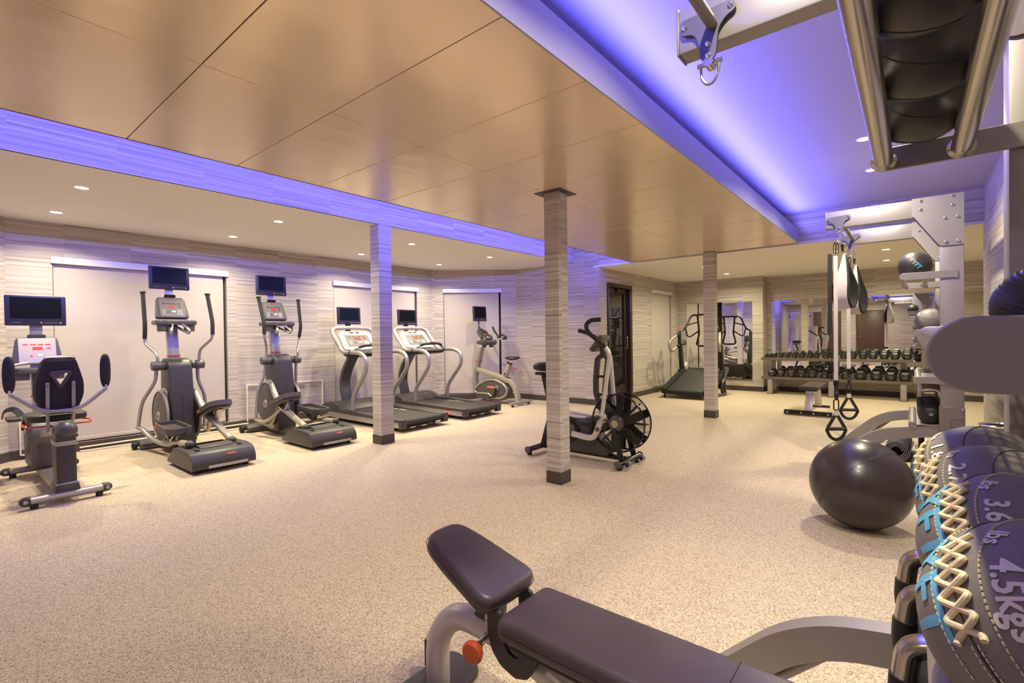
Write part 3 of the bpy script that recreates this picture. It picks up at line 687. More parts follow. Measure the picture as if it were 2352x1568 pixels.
# ------------------------------------------------------------------ upright bike
def pedal_set(t, c, r_arm, wy, up_ang, mat_='black_rubber'):
    for sy in (-1, 1):
        a = up_ang if sy < 0 else up_ang+math.pi
        e = (c[0]+r_arm*math.cos(a), c[1]+sy*wy, c[2]+r_arm*math.sin(a))
        k = ob('crank', G().bar([(c[0], c[1]+sy*wy, c[2]), e], .022, .03), mat_, t, bevel=.004)
        p = ob('pedal', G().box((e[0], e[1]+sy*.06, e[2]), (.11, .085, .025)), mat_, k, bevel=.006)
def upright_bike(loc):
    t = thing('upright_bike', 'silver upright exercise bike with small television in the bay corner', 'exercise bike', loc)
    for x, wdt in ((.475, .29), (-.42, .24)):
        f = ob('floor_bar', G().tube([(x, -wdt, .055), (x, wdt, .055)], .034, 12, flat=.8), 'silver', t)
        for sy in (-1, 1): ob('levelling_foot', G().cyl((x, sy*(wdt-.06), 0), (x, sy*(wdt-.06), .035), .02, n=12), 'black_rubber', f)
    out = [(-.64, .22), (-.56, .09), (-.44, .055), (.05, .055), (.20, .12), (.27, .27), (.14, .40), (-.08, .475), (-.28, .46), (-.50, .36)]
    ob('shell', G().prism(fil2(out, .06), 'xz', -.075, .075), 'graphite', t, bevel=.02, seg=3)
    for sy in (-1, 1):
        cx, cz = -.19, .265
        k = [(cx+(x-cx)*.94, sy*.079, cz+(z-cz)*.92) for x, z in out if not (z < .1 and -.5 < x < .1)]
        low = [(-.56, sy*.079, .17), (-.20, sy*.079, .17), (-.12, sy*.079, .09)]
        pts = fillet([k[0]]+low+k[1:] if False else [(-.61, sy*.079, .23), (-.55, sy*.079, .175), (-.22, sy*.079, .178), (-.14, sy*.079, .10), (.05, sy*.079, .105), (.18, sy*.079, .16), (.235, sy*.079, .27), (.13, sy*.079, .375), (-.08, sy*.079, .445), (-.27, sy*.079, .43), (-.48, sy*.079, .34)], .06, 5, True)
        ob('shell_trim', G().tube(pts, .016, 8, closed=True, flat=.5, up=(0, 1, 0)), 'console_silver', t)
    ob('crank_disc', G().cyl((-.02, -.09, .295), (-.02, .09, .295), .045, n=24), 'silver', t)
    badge(t, frame_mtx((-.17, -.078, .30), (1, 0, 0), (0, 0, 1)), .19, .05)
    pedal_set(t, (-.02, 0, .295), .17, .105, -1.85)
    ob('mast', G().sweep(fillet([(-.60, 0, .20), (-.64, 0, .50), (-.54, 0, .76), (-.46, 0, 1.04)], .2, 6), [(-.05, -.035), (.05, -.035), (.05, .035), (-.05, .035)], up=(1, 0, 0)), 'silver', t, bevel=.01)
    ob('mast_ring', G().box((-.535, 0, .775), (.088, .115, .014), (0, .35, 0)), 'red_enamel', t)
    ob('top_tube', G().sweep([(-.56, 0, .62), (.08, 0, .47), (.2, 0, .42)], [(-.055, -.04), (.055, -.04), (.055, .04), (-.055, .04)], up=(0, 0, 1)), 'console_silver', t, bevel=.012)
    ob('rear_leg', G().sweep(fillet([(.05, 0, .48), (.26, 0, .42), (.38, 0, .28), (.43, 0, .06)], .12, 6), [(-.05, -.035), (.05, -.035), (.05, .035), (-.05, .035)], up=(0, 0, 1)), 'console_silver', t, bevel=.012)
    ob('seat_tube', G().sweep([(.10, 0, .44), (.23, 0, .75)], [(-.04, -.04), (.04, -.04), (.04, .04), (-.04, .04)]), 'console_silver', t, bevel=.008)
    ob('seat_post', G().cyl((.23, 0, .74), (.25, 0, .82), .018), 'chrome', t)
    ob('seat_collar', G().box((.23, 0, .752), (.09, .09, .012), (0, .4, 0)), 'black_rubber', t)
    ob('seat_lever', G().tube([(.26, 0, .70), (.33, 0, .655), (.38, 0, .645)], .01, 8), 'red_enamel', t)
    sd = G().sphere((0, 0, 0), 1, 24, 12)
    for v in sd.bm.verts:
        x = v.co.x; wy = .115 if x > .2 else .115*(.32+.68*max(0, min(1, (x+1)/1.2)))
        v.co = Vector((.29+x*.165, v.co.y*wy, .842+v.co.z*(.04 if v.co.z > 0 else .03)+(.01 if x > .5 else 0)))
    ob('saddle', sd, 'black_rubber', t)
    for sy in (-1, 1): ob('saddle_knob', G().sphere((.16, sy*.06, .56), .018, 10, 6), 'black_rubber', t)
    M = tilt_frame((-.36, 0, 1.27), .75)
    g = G(); g.prism(fil2([(-.15, -.14), (.15, -.14), (.12, .14), (-.12, .14)], .03), 'xy', -.05, 0); g.xf(M); con = ob('console', g, 'graphite', t, bevel=.008)
    plate(con, 'console_face', M, 0, 0, .23, .24, .003, 'dark_grey', 0, .01); display_set(con, M@Matrix.Translation((0, -.01, .0035)), .22, .22, False)
    plate(con, 'fan_vent', M, 0, .155, .10, .03, .03, 'black_gloss', -.03, .012)
    g = G(); g.prism(fil2([(-.42, 1.10), (-.24, 1.08), (-.2, 1.14), (-.30, 1.2), (-.45, 1.15)], .02), 'xz', -.17, .17); ob('bottle_tray', g, 'graphite', t, bevel=.01)
    for sy in (-1, 1): ob('bottle_cup', G().cyl((-.30, sy*.10, 1.04), (-.30, sy*.10, 1.10), .04, .045), 'graphite', t)
    for sy in (-1, 1):
        b = ob('handlebar', G().tube([(-.42, 0, 1.16), (-.28, sy*.10, 1.17), (-.22, sy*.21, 1.185), (-.10, sy*.23, 1.20)], .016, 10, fil=.05), 'silver', t)
        ob('grip', G().tube([(-.13, sy*.23, 1.20), (-.02, sy*.22, 1.20), (-.03, sy*.19, 1.245), (-.12, sy*.2, 1.275)], .02, 10, fil=.04), 'black_foam', b)
        ob('horn', G().tube([(-.22, sy*.215, 1.19), (-.24, sy*.22, 1.27), (-.30, sy*.2, 1.33), (-.34, sy*.19, 1.43)], .018, 10, fil=.04), 'black_foam', b)
    ob('tv_mount', G().bb(-.545, -.525, -.03, .03, 1.30, 1.62), 'silver', t, bevel=.003)
    television(t, (-.50, 0, 1.68), .35, .285, .05)
upright_bike((-5.9, 6.82, 0))

# ------------------------------------------------------------------ recumbent bike
def recumbent(loc):
    t = thing('recumbent_bike', 'grey recumbent exercise bike with television, seen from behind its seat', 'exercise bike', loc)
    for x, a, b in ((.70, -.25, .25), (-.62, -.25, .25)):
        f = ob('floor_bar', G().tube([(x, a, .062), (x, b, .062)], .036, 14, flat=.8), 'silver', t)
        for sy, y in ((-1, a), (1, b)):
            ob('end_cap', G().lathe([(.037, -.04), (.034, 0), (.018, .02), (0, .024)], 14, (x, y, .062), (0, sy, 0)), 'dark_grey', f)
            ob('levelling_foot', G().cyl((x, y-sy*.06, 0), (x, y-sy*.06, .035), .024, n=12), 'black_rubber', f)
    ob('base_beam', G().sweep([(-.62, 0, .075), (.62, 0, .075)], [(-.05, -.03), (.05, -.03), (.05, .03), (-.05, .03)]), 'silver', t, bevel=.01)
    # rear pillar
    g = G(); g.prism(fil2([(.50, .10), (.70, .10), (.685, .45), (.70, .52), (.60, .56), (.42, .50), (.40, .44), (.50, .40)], .03), 'xz', -.06, .06)
    ob('rear_pillar', g, 'charcoal', t, bevel=.018, seg=3)
    ob('pillar_foot', G().sweep([(.60, 0, .05), (.60, 0, .10), (.60, 0, .16)], [(-.075, -.12), (.075, -.12), (.075, .12), (-.075, .12)], up=(1, 0, 0), scale=[1.0, 1.0, .86]), 'charcoal', t, bevel=.012)
    ob('pillar_band', G().bb(.489, .708, -.067, .067, .115, .155), 'silver', t, bevel=.008)
    ob('pillar_band', G().bb(.483, .700, -.066, .066, .44, .475), 'silver', t, bevel=.006)
    g = G(); g.sphere((.63, .01, .555), .072, 24, 14, (1.25, .95, 1.0)); ob('pillar_head', g, 'graphite', t)
    ob('seat_rail', G().sweep([(.60, 0, .56), (-.25, 0, .42)], [(-.045, -.03), (.045, -.03), (.045, .03), (-.045, .03)]), 'silver', t, bevel=.006)
    for sy in (-1, 1): ob('seat_bracket', G().bb(.36, .52, sy*.055-.012, sy*.055+.012, .51, .575), 'steel', t, bevel=.004)
    g = G(); g.prism(fil2([(-.16, -.19), (.14, -.185), (.19, -.12), (.19, .12), (.14, .185), (-.16, .19), (-.24, .1), (-.24, -.1)], .06), 'xy', .60, .66); g.xf(Matrix.Translation((.22, 0, 0)))
    ob('seat_cushion', g, 'ball_leather', t, bevel=.02, seg=3)
    # seat back with a triangular hole (outline joined to the hole by a slit)
    out = fil2([(-.10, .665), (.10, .665), (.155, .80), (.155, .92), (.10, 1.125), (-.10, 1.125), (-.155, .92), (-.155, .80)], .045)
    hole = fil2([(-.062, 1.005), (.062, 1.005), (0, .885)], .02)
    g = G()
    for x0, kk in ((.40, 1.0), (.455, .93)):
        ed = []
        for lp in (out, hole):
            vs = [g.bm.verts.new((x0+.10*(p[1]-.66), p[0]*kk, p[1])) for p in lp]
            ed += [g.bm.edges.new((vs[k], vs[(k+1) % len(vs)])) for k in range(len(vs))]
        bmesh.ops.triangle_fill(g.bm, edges=ed, use_beauty=True)
    g.bm.verts.ensure_lookup_table(); nv = len(out)+len(hole)
    for a0, ln in ((0, len(out)), (len(out), len(hole))):
        for k in range(ln):
            p, q = a0+k, a0+(k+1) % ln; g.bm.faces.new((g.bm.verts[p], g.bm.verts[q], g.bm.verts[q+nv], g.bm.verts[p+nv]))
    sb = ob('seat_back', g, 'black_foam', t)
    ob('head_roll', G().tube([(.468, -.09, 1.105), (.475, 0, 1.112), (.468, .09, 1.105)], .032, 12, flat=.9), 'leather', sb)
    ob('hole_rim', G().tube([(.50, p[0], p[1]) for p in fil2([(-.066, 1.01), (.066, 1.01), (0, .88)], .025)], .012, 8, closed=True), 'leather', sb)
    for sy in (-1, 1):
        st = ob('back_strap', G().bar([(.50, sy*.078, .93), (.475, sy*.078, .66), (.43, sy*.07, .53)], .024, .012, up=(1, 0, 0)), 'silver', t, bevel=.002)
        for z in (.90, .70): ob('strap_screw', G().cyl((.49+.06*(z-.7), sy*.078, z), (.503+.06*(z-.7), sy*.078, z), .006, n=10), 'chrome', st)
    hb = ob('grip_bar', G().tube([(.50, -.285, .855), (.51, -.11, .695), (.51, .11, .695), (.50, .285, .855)], .017, 12, fil=.08), 'silver', t)
    for sy in (-1, 1):
        g = G().sphere((0, 0, 0), 1, 20, 12)
        for v in g.bm.verts: v.co = Vector((.47+v.co.x*.02, sy*.288+math.copysign(abs(v.co.y)**.8, v.co.y)*.037, 1.0+math.copysign(abs(v.co.z)**.75, v.co.z)*.145))
        ob('hand_pad', g, 'black_foam', hb)
        ob('pad_stem', G().cyl((.49, sy*.288, .84), (.475, sy*.288, .88), .009), 'chrome', hb)
        ob('adjust_lever', G().tube([(.44, sy*.07, .575), (.40, sy*.2, .57), (.30, sy*.21, .585), (.20, sy*.14, .59)], .007, 8, fil=.03), 'red_enamel', t)
    # front shroud, crank and mast
    ob('front_shroud', G().prism(fil2([(-.72, .10), (-.30, .09), (-.26, .18), (-.30, .46), (-.42, .60), (-.62, .58), (-.74, .40)], .07), 'xz', -.10, .10), 'graphite', t, bevel=.02, seg=3)
    for sy in (-1, 1): ob('shroud_disc', G().lathe([(0, .012), (.15, .012), (.18, 0)], 32, (-.49, sy*.10, .36), (0, sy, 0)), 'charcoal', t)
    ob('crank_hub', G().cyl((-.45, -.12, .46), (-.45, .12, .46), .04), 'chrome', t)
    for sy, a in ((-1, .75), (1, .75+math.pi)):
        e = (-.45+.17*math.cos(a), sy*.135, .46+.17*math.sin(a))
        cr = ob('crank', G().bar([(-.45, sy*.135, .46), e], .02, .03), 'black_rubber', t, bevel=.003)
        pd = ob('pedal', G().prism(fil2([(-.12, -.045), (.12, -.045), (.12, .045), (-.12, .045)], .04), 'xy', -.014, .014).xf(Matrix.Translation((e[0]+.02, e[1]+sy*.07, e[2]))), 'dark_grey', cr, bevel=.006)
        ob('pedal_strap', G().bar(fillet([(e[0]-.10, e[1]+sy*.13, e[2]), (e[0]-.08, e[1]+sy*.12, e[2]+.07), (e[0]-.03, e[1]+sy*.06, e[2]+.09), (e[0]+.02, e[1]+sy*.015, e[2]+.02)], .04), .05, .005), 'black_rubber', pd)
    ob('mast', G().sweep([(-.58, 0, .52), (-.70, 0, 1.05)], [(-.05, -.03), (.05, -.03), (.05, .03), (-.05, .03)], up=(1, 0, 0)), 'silver', t, bevel=.008)
    ob('mast_ring', G().box((-.63, 0, .74), (.075, .112, .014), (0, -.2, 0)), 'red_enamel', t)
    M = tilt_frame((-.66, 0, 1.175), .30)
    g = G(); g.prism(fil2([(-.18, -.125), (.18, -.125), (.145, .125), (-.145, .125)], .03), 'xy', -.06, 0); g.xf(M); con = ob('console', g, 'graphite', t, bevel=.008)
    plate(con, 'console_face', M, 0, 0, .26, .235, .003, 'console_silver', 0, .01); display_set(con, M@Matrix.Translation((0, -.01, .0035)), .25, .21, True, 'red_led')
    plate(con, 'fan_vent', M, 0, .14, .13, .028, .03, 'black_gloss', -.03, .012)
    g = G(); g.prism(fil2([(-.66, -.2), (-.50, -.2), (-.46, -.1), (-.50, 0), (-.46, .1), (-.50, .2), (-.66, .2)], .04), 'xy', .96, 1.01); ob('bottle_tray', g, 'graphite', t, bevel=.012)
    for sy in (-1, 1): ob('bottle_cup', G().cyl((-.55, sy*.12, .90), (-.55, sy*.12, .965), .05, .056), 'graphite', t)
    for sy in (-1, 1):
        ob('console_bar', G().tube([(-.60, 0, 1.05), (-.47, sy*.10, 1.06), (-.45, sy*.24, 1.03)], .014, 10, fil=.05), 'silver', t)
    ob('tv_mount', G().bb(-.745, -.725, -.045, .045, 1.24, 1.50), 'silver', t, bevel=.003)
    television(t, (-.70, 0, 1.552), .425, .285, .04)
recumbent((-5.8, .715, 0))

# ------------------------------------------------------------------ air bike (rider looks towards +x)
mat('clear_plastic', S(210, 206, 214), .1, trans=.8)
mat('silver_light', S(206, 200, 198), .35, .35)
def air_bike(loc):
    t = thing('air_bike', 'black air bike with large caged fan wheel and silver arms', 'exercise bike', loc)
    fc = Vector((.445, 0, .412)); R = .27
    cage = ob('fan_cage', G().tube([(fc.x+R*math.cos(a), -.07, fc.z+R*math.sin(a)) for a in [2*math.pi*k/48 for k in range(48)]], .008, 8, closed=True, up=(0, 1, 0)), 'black_gloss', t)
    ob('cage_rim', G().tube([(fc.x+R*math.cos(a), .07, fc.z+R*math.sin(a)) for a in [2*math.pi*k/48 for k in range(48)]], .008, 8, closed=True, up=(0, 1, 0)), 'black_gloss', cage)
    g = G()
    for k in range(24):
        a = 2*math.pi*k/24; g.bar([(fc.x+R*math.cos(a), -.07, fc.z+R*math.sin(a)), (fc.x+R*math.cos(a), .07, fc.z+R*math.sin(a))], .005, .003)
    ob('cage_ribs', g, 'black_gloss', cage)
    for sy in (-1, 1):
        g = G()
        for i in range(1, 13):
            r = .085+i*.0142
            y = sy*(.085-.018*(r/R)**2)
            g.tube([(fc.x+r*math.cos(a), y, fc.z+r*math.sin(a)) for a in [2*math.pi*k/40 for k in range(40)]], .0022, 4, closed=True, up=(0, 1, 0))
        ob('cage_wires', g, 'black_gloss', cage)
        for k in range(6):
            a0 = 2*math.pi*k/6+.3
            pts = [(fc.x+r*math.cos(a0+.5*(r-.06)), sy*(.088-.018*(r/R)**2), fc.z+r*math.sin(a0+.5*(r-.06))) for r in (.06, .12, .18, .23, .268)]
            ob('cage_spoke', G().bar(pts, .075, .006, up=(0, 1, 0)), 'black_gloss', cage)
        h = ob('fan_hub', G().lathe([(0, .052), (.045, .052), (.07, .04), (.078, .01), (.078, 0)], 32, (fc.x, sy*.085, fc.z), (0, sy, 0)), 'graphite', t)
        ob('hub_badge', G().lathe([(0, .0535), (.035, .0535), (.035, .05)], 24, (fc.x, sy*.085, fc.z), (0, sy, 0)), 'console_silver', h)
    for k in range(8):
        a = 2*math.pi*k/8
        ob('fan_blade', G().box((fc.x+.165*math.cos(a), 0, fc.z+.165*math.sin(a)), (.19, .09, .004), (0, -a, 0)), 'black_rubber', t)
    ob('fan_axle', G().cyl((fc.x, -.09, fc.z), (fc.x, .09, fc.z), .04), 'dark_grey', t)
    for sy in (-1, 1): ob('fork_leg', G().bar([(fc.x-.01, sy*.13, .36), (.515, sy*.13, .06)], .05, .028, up=(0, 1, 0)), 'black_rubber', t, bevel=.005)
    for x, w_ in ((.525, .235), (-.50, .25)):
        f = ob('floor_bar', G().tube([(x, -w_, .062), (x, w_, .062)], .036, 14, flat=.75), 'black_gloss', t)
        for sy in (-1, 1):
            ob('end_cap', G().cyl((x, sy*w_, .062), (x, sy*(w_+.006), .062), .036, .03, n=16), 'graphite', f)
            ob('levelling_foot', G().cyl((x-.01, sy*(w_-.05), 0), (x-.01, sy*(w_-.05), .04), .026, n=14), 'black_rubber', f)
            if x > 0:
                wh = ob('wheel', G().lathe([(.012, -.012), (.036, -.012), (.036, .012), (.012, .012)], 22, (x+.055, sy*.15, .055), (0, 1, 0)), 'clear_plastic', f)
                ob('wheel_hub', G().cyl((x+.055, sy*.15-.016, .055), (x+.055, sy*.15+.016, .055), .018), 'black_rubber', wh)
    ob('bottom_rail', G().bb(-.50, .53, -.04, .04, .05, .085), 'black_gloss', t, bevel=.008)
    ob('side_shroud', G().prism(fil2([(-.30, .09), (.34, .085), (.36, .12), (.20, .24), (.16, .33), (-.16, .38), (-.30, .22)], .03), 'xz', -.095, .095), 'charcoal', t, bevel=.012)
    ob('frame_fairing', G().prism(fil2([(-.14, .30), (.12, .26), (.18, .40), (.10, .42), (-.14, .40)], .02), 'xz', -.05, .05), 'dark_grey', t, bevel=.01)
    ob('main_tube', G().tube([(-.38, 0, .43), (.12, 0, .40)], .034, 14), 'silver_light', t)
    ob('upper_tube', G().tube([(-.20, 0, .47), (.18, 0, .44)], .012, 8), 'silver_light', t)
    ob('tube_cap', G().bb(.08, .22, -.045, .045, .355, .43), 'dark_grey', t, bevel=.008)
    for sy in (-1, 1):
        c = ob('chain_ring', G().lathe([(0, .02), (.09, .02), (.12, .012), (.13, 0)], 32, (-.08, sy*.095, .30), (0, sy, 0)), 'black_gloss', t)
        ob('ring_plate', G().lathe([(0, .026), (.07, .026), (.075, .02)], 28, (-.08, sy*.095, .30), (0, sy, 0)), 'graphite', c)
    # seat
    ob('seat_post', G().bar([(-.34, 0, .40), (-.46, 0, .84)], .04, .06), 'black_rubber', t, bevel=.006)
    ob('seat_stay', G().bar([(-.36, 0, .45), (-.48, 0, .07)], .05, .04), 'black_rubber', t, bevel=.006)
    ob('seat_slider', G().bb(-.56, -.34, -.02, .02, .825, .855), 'black_rubber', t, bevel=.004)
    g = G().sphere((0, 0, 0), 1, 22, 12)
    for v in g.bm.verts:
        x = v.co.x; v.co = Vector((-.44+x*.135, v.co.y*(.115*(1-.35*max(0, x))), .915+math.copysign(abs(v.co.z)**.6,v.co.z)*(.05 if v.co.z > 0 else .05)))
    ob('saddle', g, 'black_rubber', t)
    # handles: near one pulled forward, far one back
    N = [(.33, -.17, 1.392), (.24, -.19, 1.39), (.185, -.2, 1.35), (.21, -.205, 1.275), (.405, -.205, 1.13)]
    a = ob('arm', G().tube([(.395, -.205, 1.14), (.445, -.205, 1.07), (.41, -.205, .86), (.36, -.2, .55), (.345, -.2, .475)], .02, 12, fil=.05), 'silver_light', t)
    ob('hand_grip', G().tube(N, .021, 12, fil=.05), 'black_foam', a)
    ob('pedal_link', G().bar(fillet([(.345, -.2, .475), (.305, -.2, .355), (.265, -.2, .275), (.20, -.2, .265), (.02, -.2, .285)], .04), .05, .03, up=(0, 1, 0)), 'silver_light', a, bevel=.006)
    ob('link_pivot', G().cyl((.345, -.235, .475), (.345, -.16, .475), .034), 'silver_light', a)
    ob('link_bolt', G().cyl((.31, -.225, .36), (.31, -.17, .36), .02), 'graphite', a)
    N = [(-.12, .17, 1.296), (-.02, .19, 1.27), (.1, .205, 1.20), (.19, .205, 1.10)]
    a = ob('arm', G().tube([(.18, .205, 1.12), (.23, .205, 1.03), (.26, .205, .66), (.28, .2, .45)], .02, 12, fil=.05), 'silver_light', t)
    ob('hand_grip', G().tube(N, .021, 12, fil=.05), 'black_foam', a)
    ob('pedal_link', G().bar([(.28, .2, .45), (.20, .2, .30), (-.10, .2, .30)], .05, .03, up=(0, 1, 0)), 'silver_light', a)
    for sy, z in ((-1, .455), (1, .40)): ob('foot_peg', G().cyl((.33 if sy < 0 else .27, sy*.2, z+.02), (.33 if sy < 0 else .27, sy*.31, z+.02), .02, n=14), 'black_rubber', t)
    ob('pedal', G().box((.20, -.27, .42), (.14, .10, .03), (0, .1, 0)), 'black_rubber', t, bevel=.008)
    # console on a looped mast
    L = [(.265, 0, 1.05), (.20, 0, 1.02), (.178, 0, .82), (.176, 0, .66), (.25, 0, .52), (.33, 0, .45)]
    ob('mast_loop', G().bar(L, .06, .04, fil=.05, up=(1, 0, 0)), 'dark_grey', t, bevel=.006)
    ob('mast_loop', G().bar([(.265, 0, 1.05), (.31, 0, 1.02), (.29, 0, .88), (.265, 0, .68)], .05, .03, fil=.03, up=(1, 0, 0)), 'dark_grey', t, bevel=.006)
    for z in (.84, .66): ob('mast_rung', G().bar([(.19, 0, z), (.28, 0, z)], .05, .02), 'black_rubber', t)
    ob('mast_label', G().prism([(.1, .80), (.125, .80), (.1125, .825)], 'xz', -.034, -.0335).xf(Matrix.Translation((.062, 0, .06))), 'orange_knob', t)
    ob('console_neck', G().bar([(.265, 0, 1.04), (.255, 0, 1.14)], .05, .05), 'dark_grey', t, bevel=.006)
    M = at(None, (.225, 0, 1.165), (0, -.86, 0))
    g = G(); g.box((0, 0, 0), (.19, .17, .045)); g.xf(M); c = ob('console', g, 'graphite', t, bevel=.01)
    g = G(); g.box((0, 0, .024), (.14, .13, .003)); g.xf(M); ob('console_screen', g, 'tv_screen', c)
air_bike((-2.6, 4.25, 0))

# ------------------------------------------------------------------ inclined manual treadmill (user looks towards +y)
def incline_mill(loc):
    t = thing('incline_treadmill', 'black steep inclined treadmill with open tube frame in front of the wall mirror', 'treadmill', loc)
    y0, z0, y1, z1 = -.66, .135, .58, .50
    n = Vector((0, y1-y0, z1-z0)).normalized()
    ob('running_belt', G().bar([(0, y0, z0), (0, y1, z1)], .70, .055, up=(0, 0, 1)), 'belt', t, bevel=.01)
    ob('rear_roller', G().cyl((-.35, y0+.02, z0-.012), (.35, y0+.02, z0-.012), .045, n=22), 'black_rubber', t)
    for sx in (-1, 1):
        x = sx*.405
        r = ob('side_rail', G().bar([(x, y0-.02, z0), (x, y1+.05, z1+.012)], .10, .11, up=(0, 0, 1)), 'black_rubber', t, bevel=.012)
        g = G()
        for k in (-.03, 0, .03): g.bar([(x+k, y0+.06, z0+.083), (x+k, .1, z0+.083+.76*.294)], .012, .008, up=(0, 0, 1))
        ob('tread_rib', g, 'dark_grey', r)
        ob('rear_foot', G().cyl((x, y0+.04, 0), (x, y0+.04, .09), .02, n=12), 'black_rubber', r)
        for dy in (0, .075):
            ob('upright', G().bar([(x, .28+dy, .48), (x*1.0, .18+dy, 1.28 if dy == 0 else 1.0)], .06, .06, up=(0, 1, 0)), 'black_rubber', t, bevel=.006)
        ob('upright_shoe', G().bb(x-.04, x+.04, .22, .40, .44, .50), 'dark_grey', t, bevel=.008)
        h = ob('side_handle', G().tube([(x, .17, 1.25), (x*1.2, -.10, 1.12), (x*1.24, -.15, 1.02), (x*1.18, -.08, .88), (x, .18, 1.02)], .027, 12, fil=.07), 'silver', t)
        ob('handle_sleeve', G().tube([(x, .17, 1.25), (x*1.02, .08, 1.21)], .029, 12), 'black_rubber', h)
        ob('handle_sleeve', G().tube([(x, .18, 1.02), (x*1.01, .08, .98)], .029, 12), 'black_rubber', h)
        f = ob('push_frame', G().tube([(x*.98, .20, 1.30), (x*.82, .32, 1.35), (x*.60, .45, 1.63), (x*.30, .46, 1.64), (x*.22, .47, 1.25), (x*.36, .47, 1.02), (x*.26, .47, .985), (0, .47, .985)], .019, 12, fil=.06), 'black_gloss', t)
        ob('push_rung', G().tube([(x*.74, .37, 1.43), (x*.27, .465, 1.49)], .015, 10), 'black_gloss', f)
        ob('push_loop', G().tube([(x*.80, .33, 1.35), (x*.74, .36, 1.19), (x*.62, .40, 1.18), (x*.24, .468, 1.30)], .015, 10, fil=.05), 'black_gloss', f)
        ob('kick_strut', G().bar([(x*1.12, .50, .52), (x*1.12, .12, .26), (x*1.12, .16, .06), (x*1.12, .34, .05)], .03, .06, up=(1, 0, 0), fil=.05), 'charcoal', t, bevel=.006)
        ob('front_leg', G().bar([(x*1.1, .26, .50), (x*1.1, .34, .06)], .05, .05, up=(0, 1, 0)), 'charcoal', t, bevel=.006)
        wh = ob('transport_wheel', G().lathe([(.0, -.015), (.045, -.015), (.05, 0), (.045, .015), (0, .015)], 20, (x*1.12, .38, .05), (1, 0, 0)), 'steel', t)
        ob('wheel_cover', G().lathe([(0, .03), (.07, .03), (.095, .012), (.1, 0)], 28, (x*.9, .46, .55), (-sx, 0, 0)), 'silver_light', t)
    ob('top_bar', G().tube([(-.125, .46, 1.64), (.125, .46, 1.64)], .019, 12), 'black_gloss', t)
    g = G(); g.box((-.33, .20, 1.06), (.11, .03, .10), (.5, 0, .2)); c = ob('console', g, 'dark_grey', t, bevel=.006)
    g = G(); g.box((-.33, .182, 1.066), (.08, .006, .07), (.5, 0, .2)); ob('console_screen', g, 'console_silver', c)
    ob('brake_knob', G().lathe([(.0, .05), (.02, .045), (.022, .03), (.01, 0)], 16, (-.405, .16, 1.29)), 'orange_knob', t)
    ob('front_shroud', G().bb(-.36, .36, .50, .60, .12, .47), 'black_rubber', t, bevel=.015)
    text('lettering', 'StairMaster', .085, 'print_white', t, frame_mtx((.12, .6015, .20), (-1, 0, 0), (0, 0, 1)), .0006)
incline_mill((-3.355, 9.9, 0))

# ------------------------------------------------------------------ dumbbell rack and dumbbells
ORD = ['first', 'second', 'third', 'fourth', 'fifth', 'sixth', 'seventh', 'eighth', 'ninth', 'tenth', 'eleventh', 'twelfth', 'thirteenth', 'fourteenth', 'fifteenth', 'sixteenth', 'seventeenth', 'eighteenth']
mat('rack_paint', S(104, 94, 88), .42, .2)
mat('dumbbell_rubber', S(27, 25, 26), .42)
SLOPE = .2
def rack():
    t = thing('dumbbell_rack', 'two tier grey dumbbell rack along the mirrored back wall', 'dumbbell rack', (-1.19, 11.2, 0))
    for x in (-1.05, 0, 1.07):
        l = ob('leg', G().bb(x-.045, x+.045, -.245, -.165, .005, .32), 'silver', t, bevel=.01)
        ob('leg', G().bb(x-.045, x+.045, .16, .24, .005, .32), 'silver', t, bevel=.01)
        ob('foot_plate', G().bb(x-.06, x+.06, -.25, .25, 0, .012), 'rack_paint', t)
        ob('post', G().bb(x-.045, x+.045, .10, .13, .30, .74), 'silver' if x else 'rack_paint', t, bevel=.006)
    for nm, za, ya, yb in (('lower_shelf', .30, -.25, .17), ('upper_shelf', .685, -.25, .12)):
        k = SLOPE
        for xa, xb in ((-1.205, -.003), (.003, 1.205)):
            g = G(); g.prism([(ya, za), (ya, za+.055), (ya+.01, za+.055), (ya+.01, za+.03), (yb, za+.03+k*(yb-ya)), (yb, za+k*(yb-ya))], 'yz', xa, xb); ob(nm, g, 'rack_paint', t, bevel=.002, seg=1)
rack()
def dumbbell(r, L, hl):
    t = thing('dumbbell', '', 'dumbbell')
    for sy in (-1, 1):
        prof = [(0, sy*L/2), (r*.62, sy*L/2), (r*.72, sy*(L/2-.006)), (r, sy*(L/2-.028)), (r, sy*(L/2-hl+.02)), (r*.7, sy*(L/2-hl)), (0, sy*(L/2-hl))]
        g = G().lathe(prof, 6, (0, 0, 0), (0, 1, 0)); h = ob('head', g, 'dumbbell_rubber', t, smooth=0)
        ob('weight_mark', G().lathe([(0, sy*(L/2+.0006)), (r*.34, sy*(L/2+.0006))], 12, (0, 0, 0), (0, 1, 0)), 'graphite', h)
    ob('handle', G().lathe([(.011, -L/2+hl), (.013, -.03), (.0145, 0), (.013, .03), (.011, L/2-hl)], 12, (0, 0, 0), (0, 1, 0)), 'chrome', t)
    return t
def place_row(xs, rs, z0, row):
    sl = math.atan(SLOPE)
    for i, (x, r) in enumerate(zip(xs, rs)):
        L = .15+r*1.5; hl = .045+r*.5
        t = dumbbell(r, L, hl)
        yc = 10.975+L/2*math.cos(sl); h = r*math.cos(math.pi/6)+.0015
        t.location = (x, yc-h*math.sin(sl), z0+.03+SLOPE*(yc-10.95)+h*math.cos(sl)); t.rotation_euler = (sl, 0, 0)
        t['label'] = '%s black hex dumbbell from the left on the %s shelf of the rack' % (ORD[i], row); t['group'] = 'dumbbells on the %s shelf' % row
F_ = 1118.28
def xat(px, Y=11.05):
    k = (px-1176)/F_; d = fw+ur*k; return d.x/d.y*Y
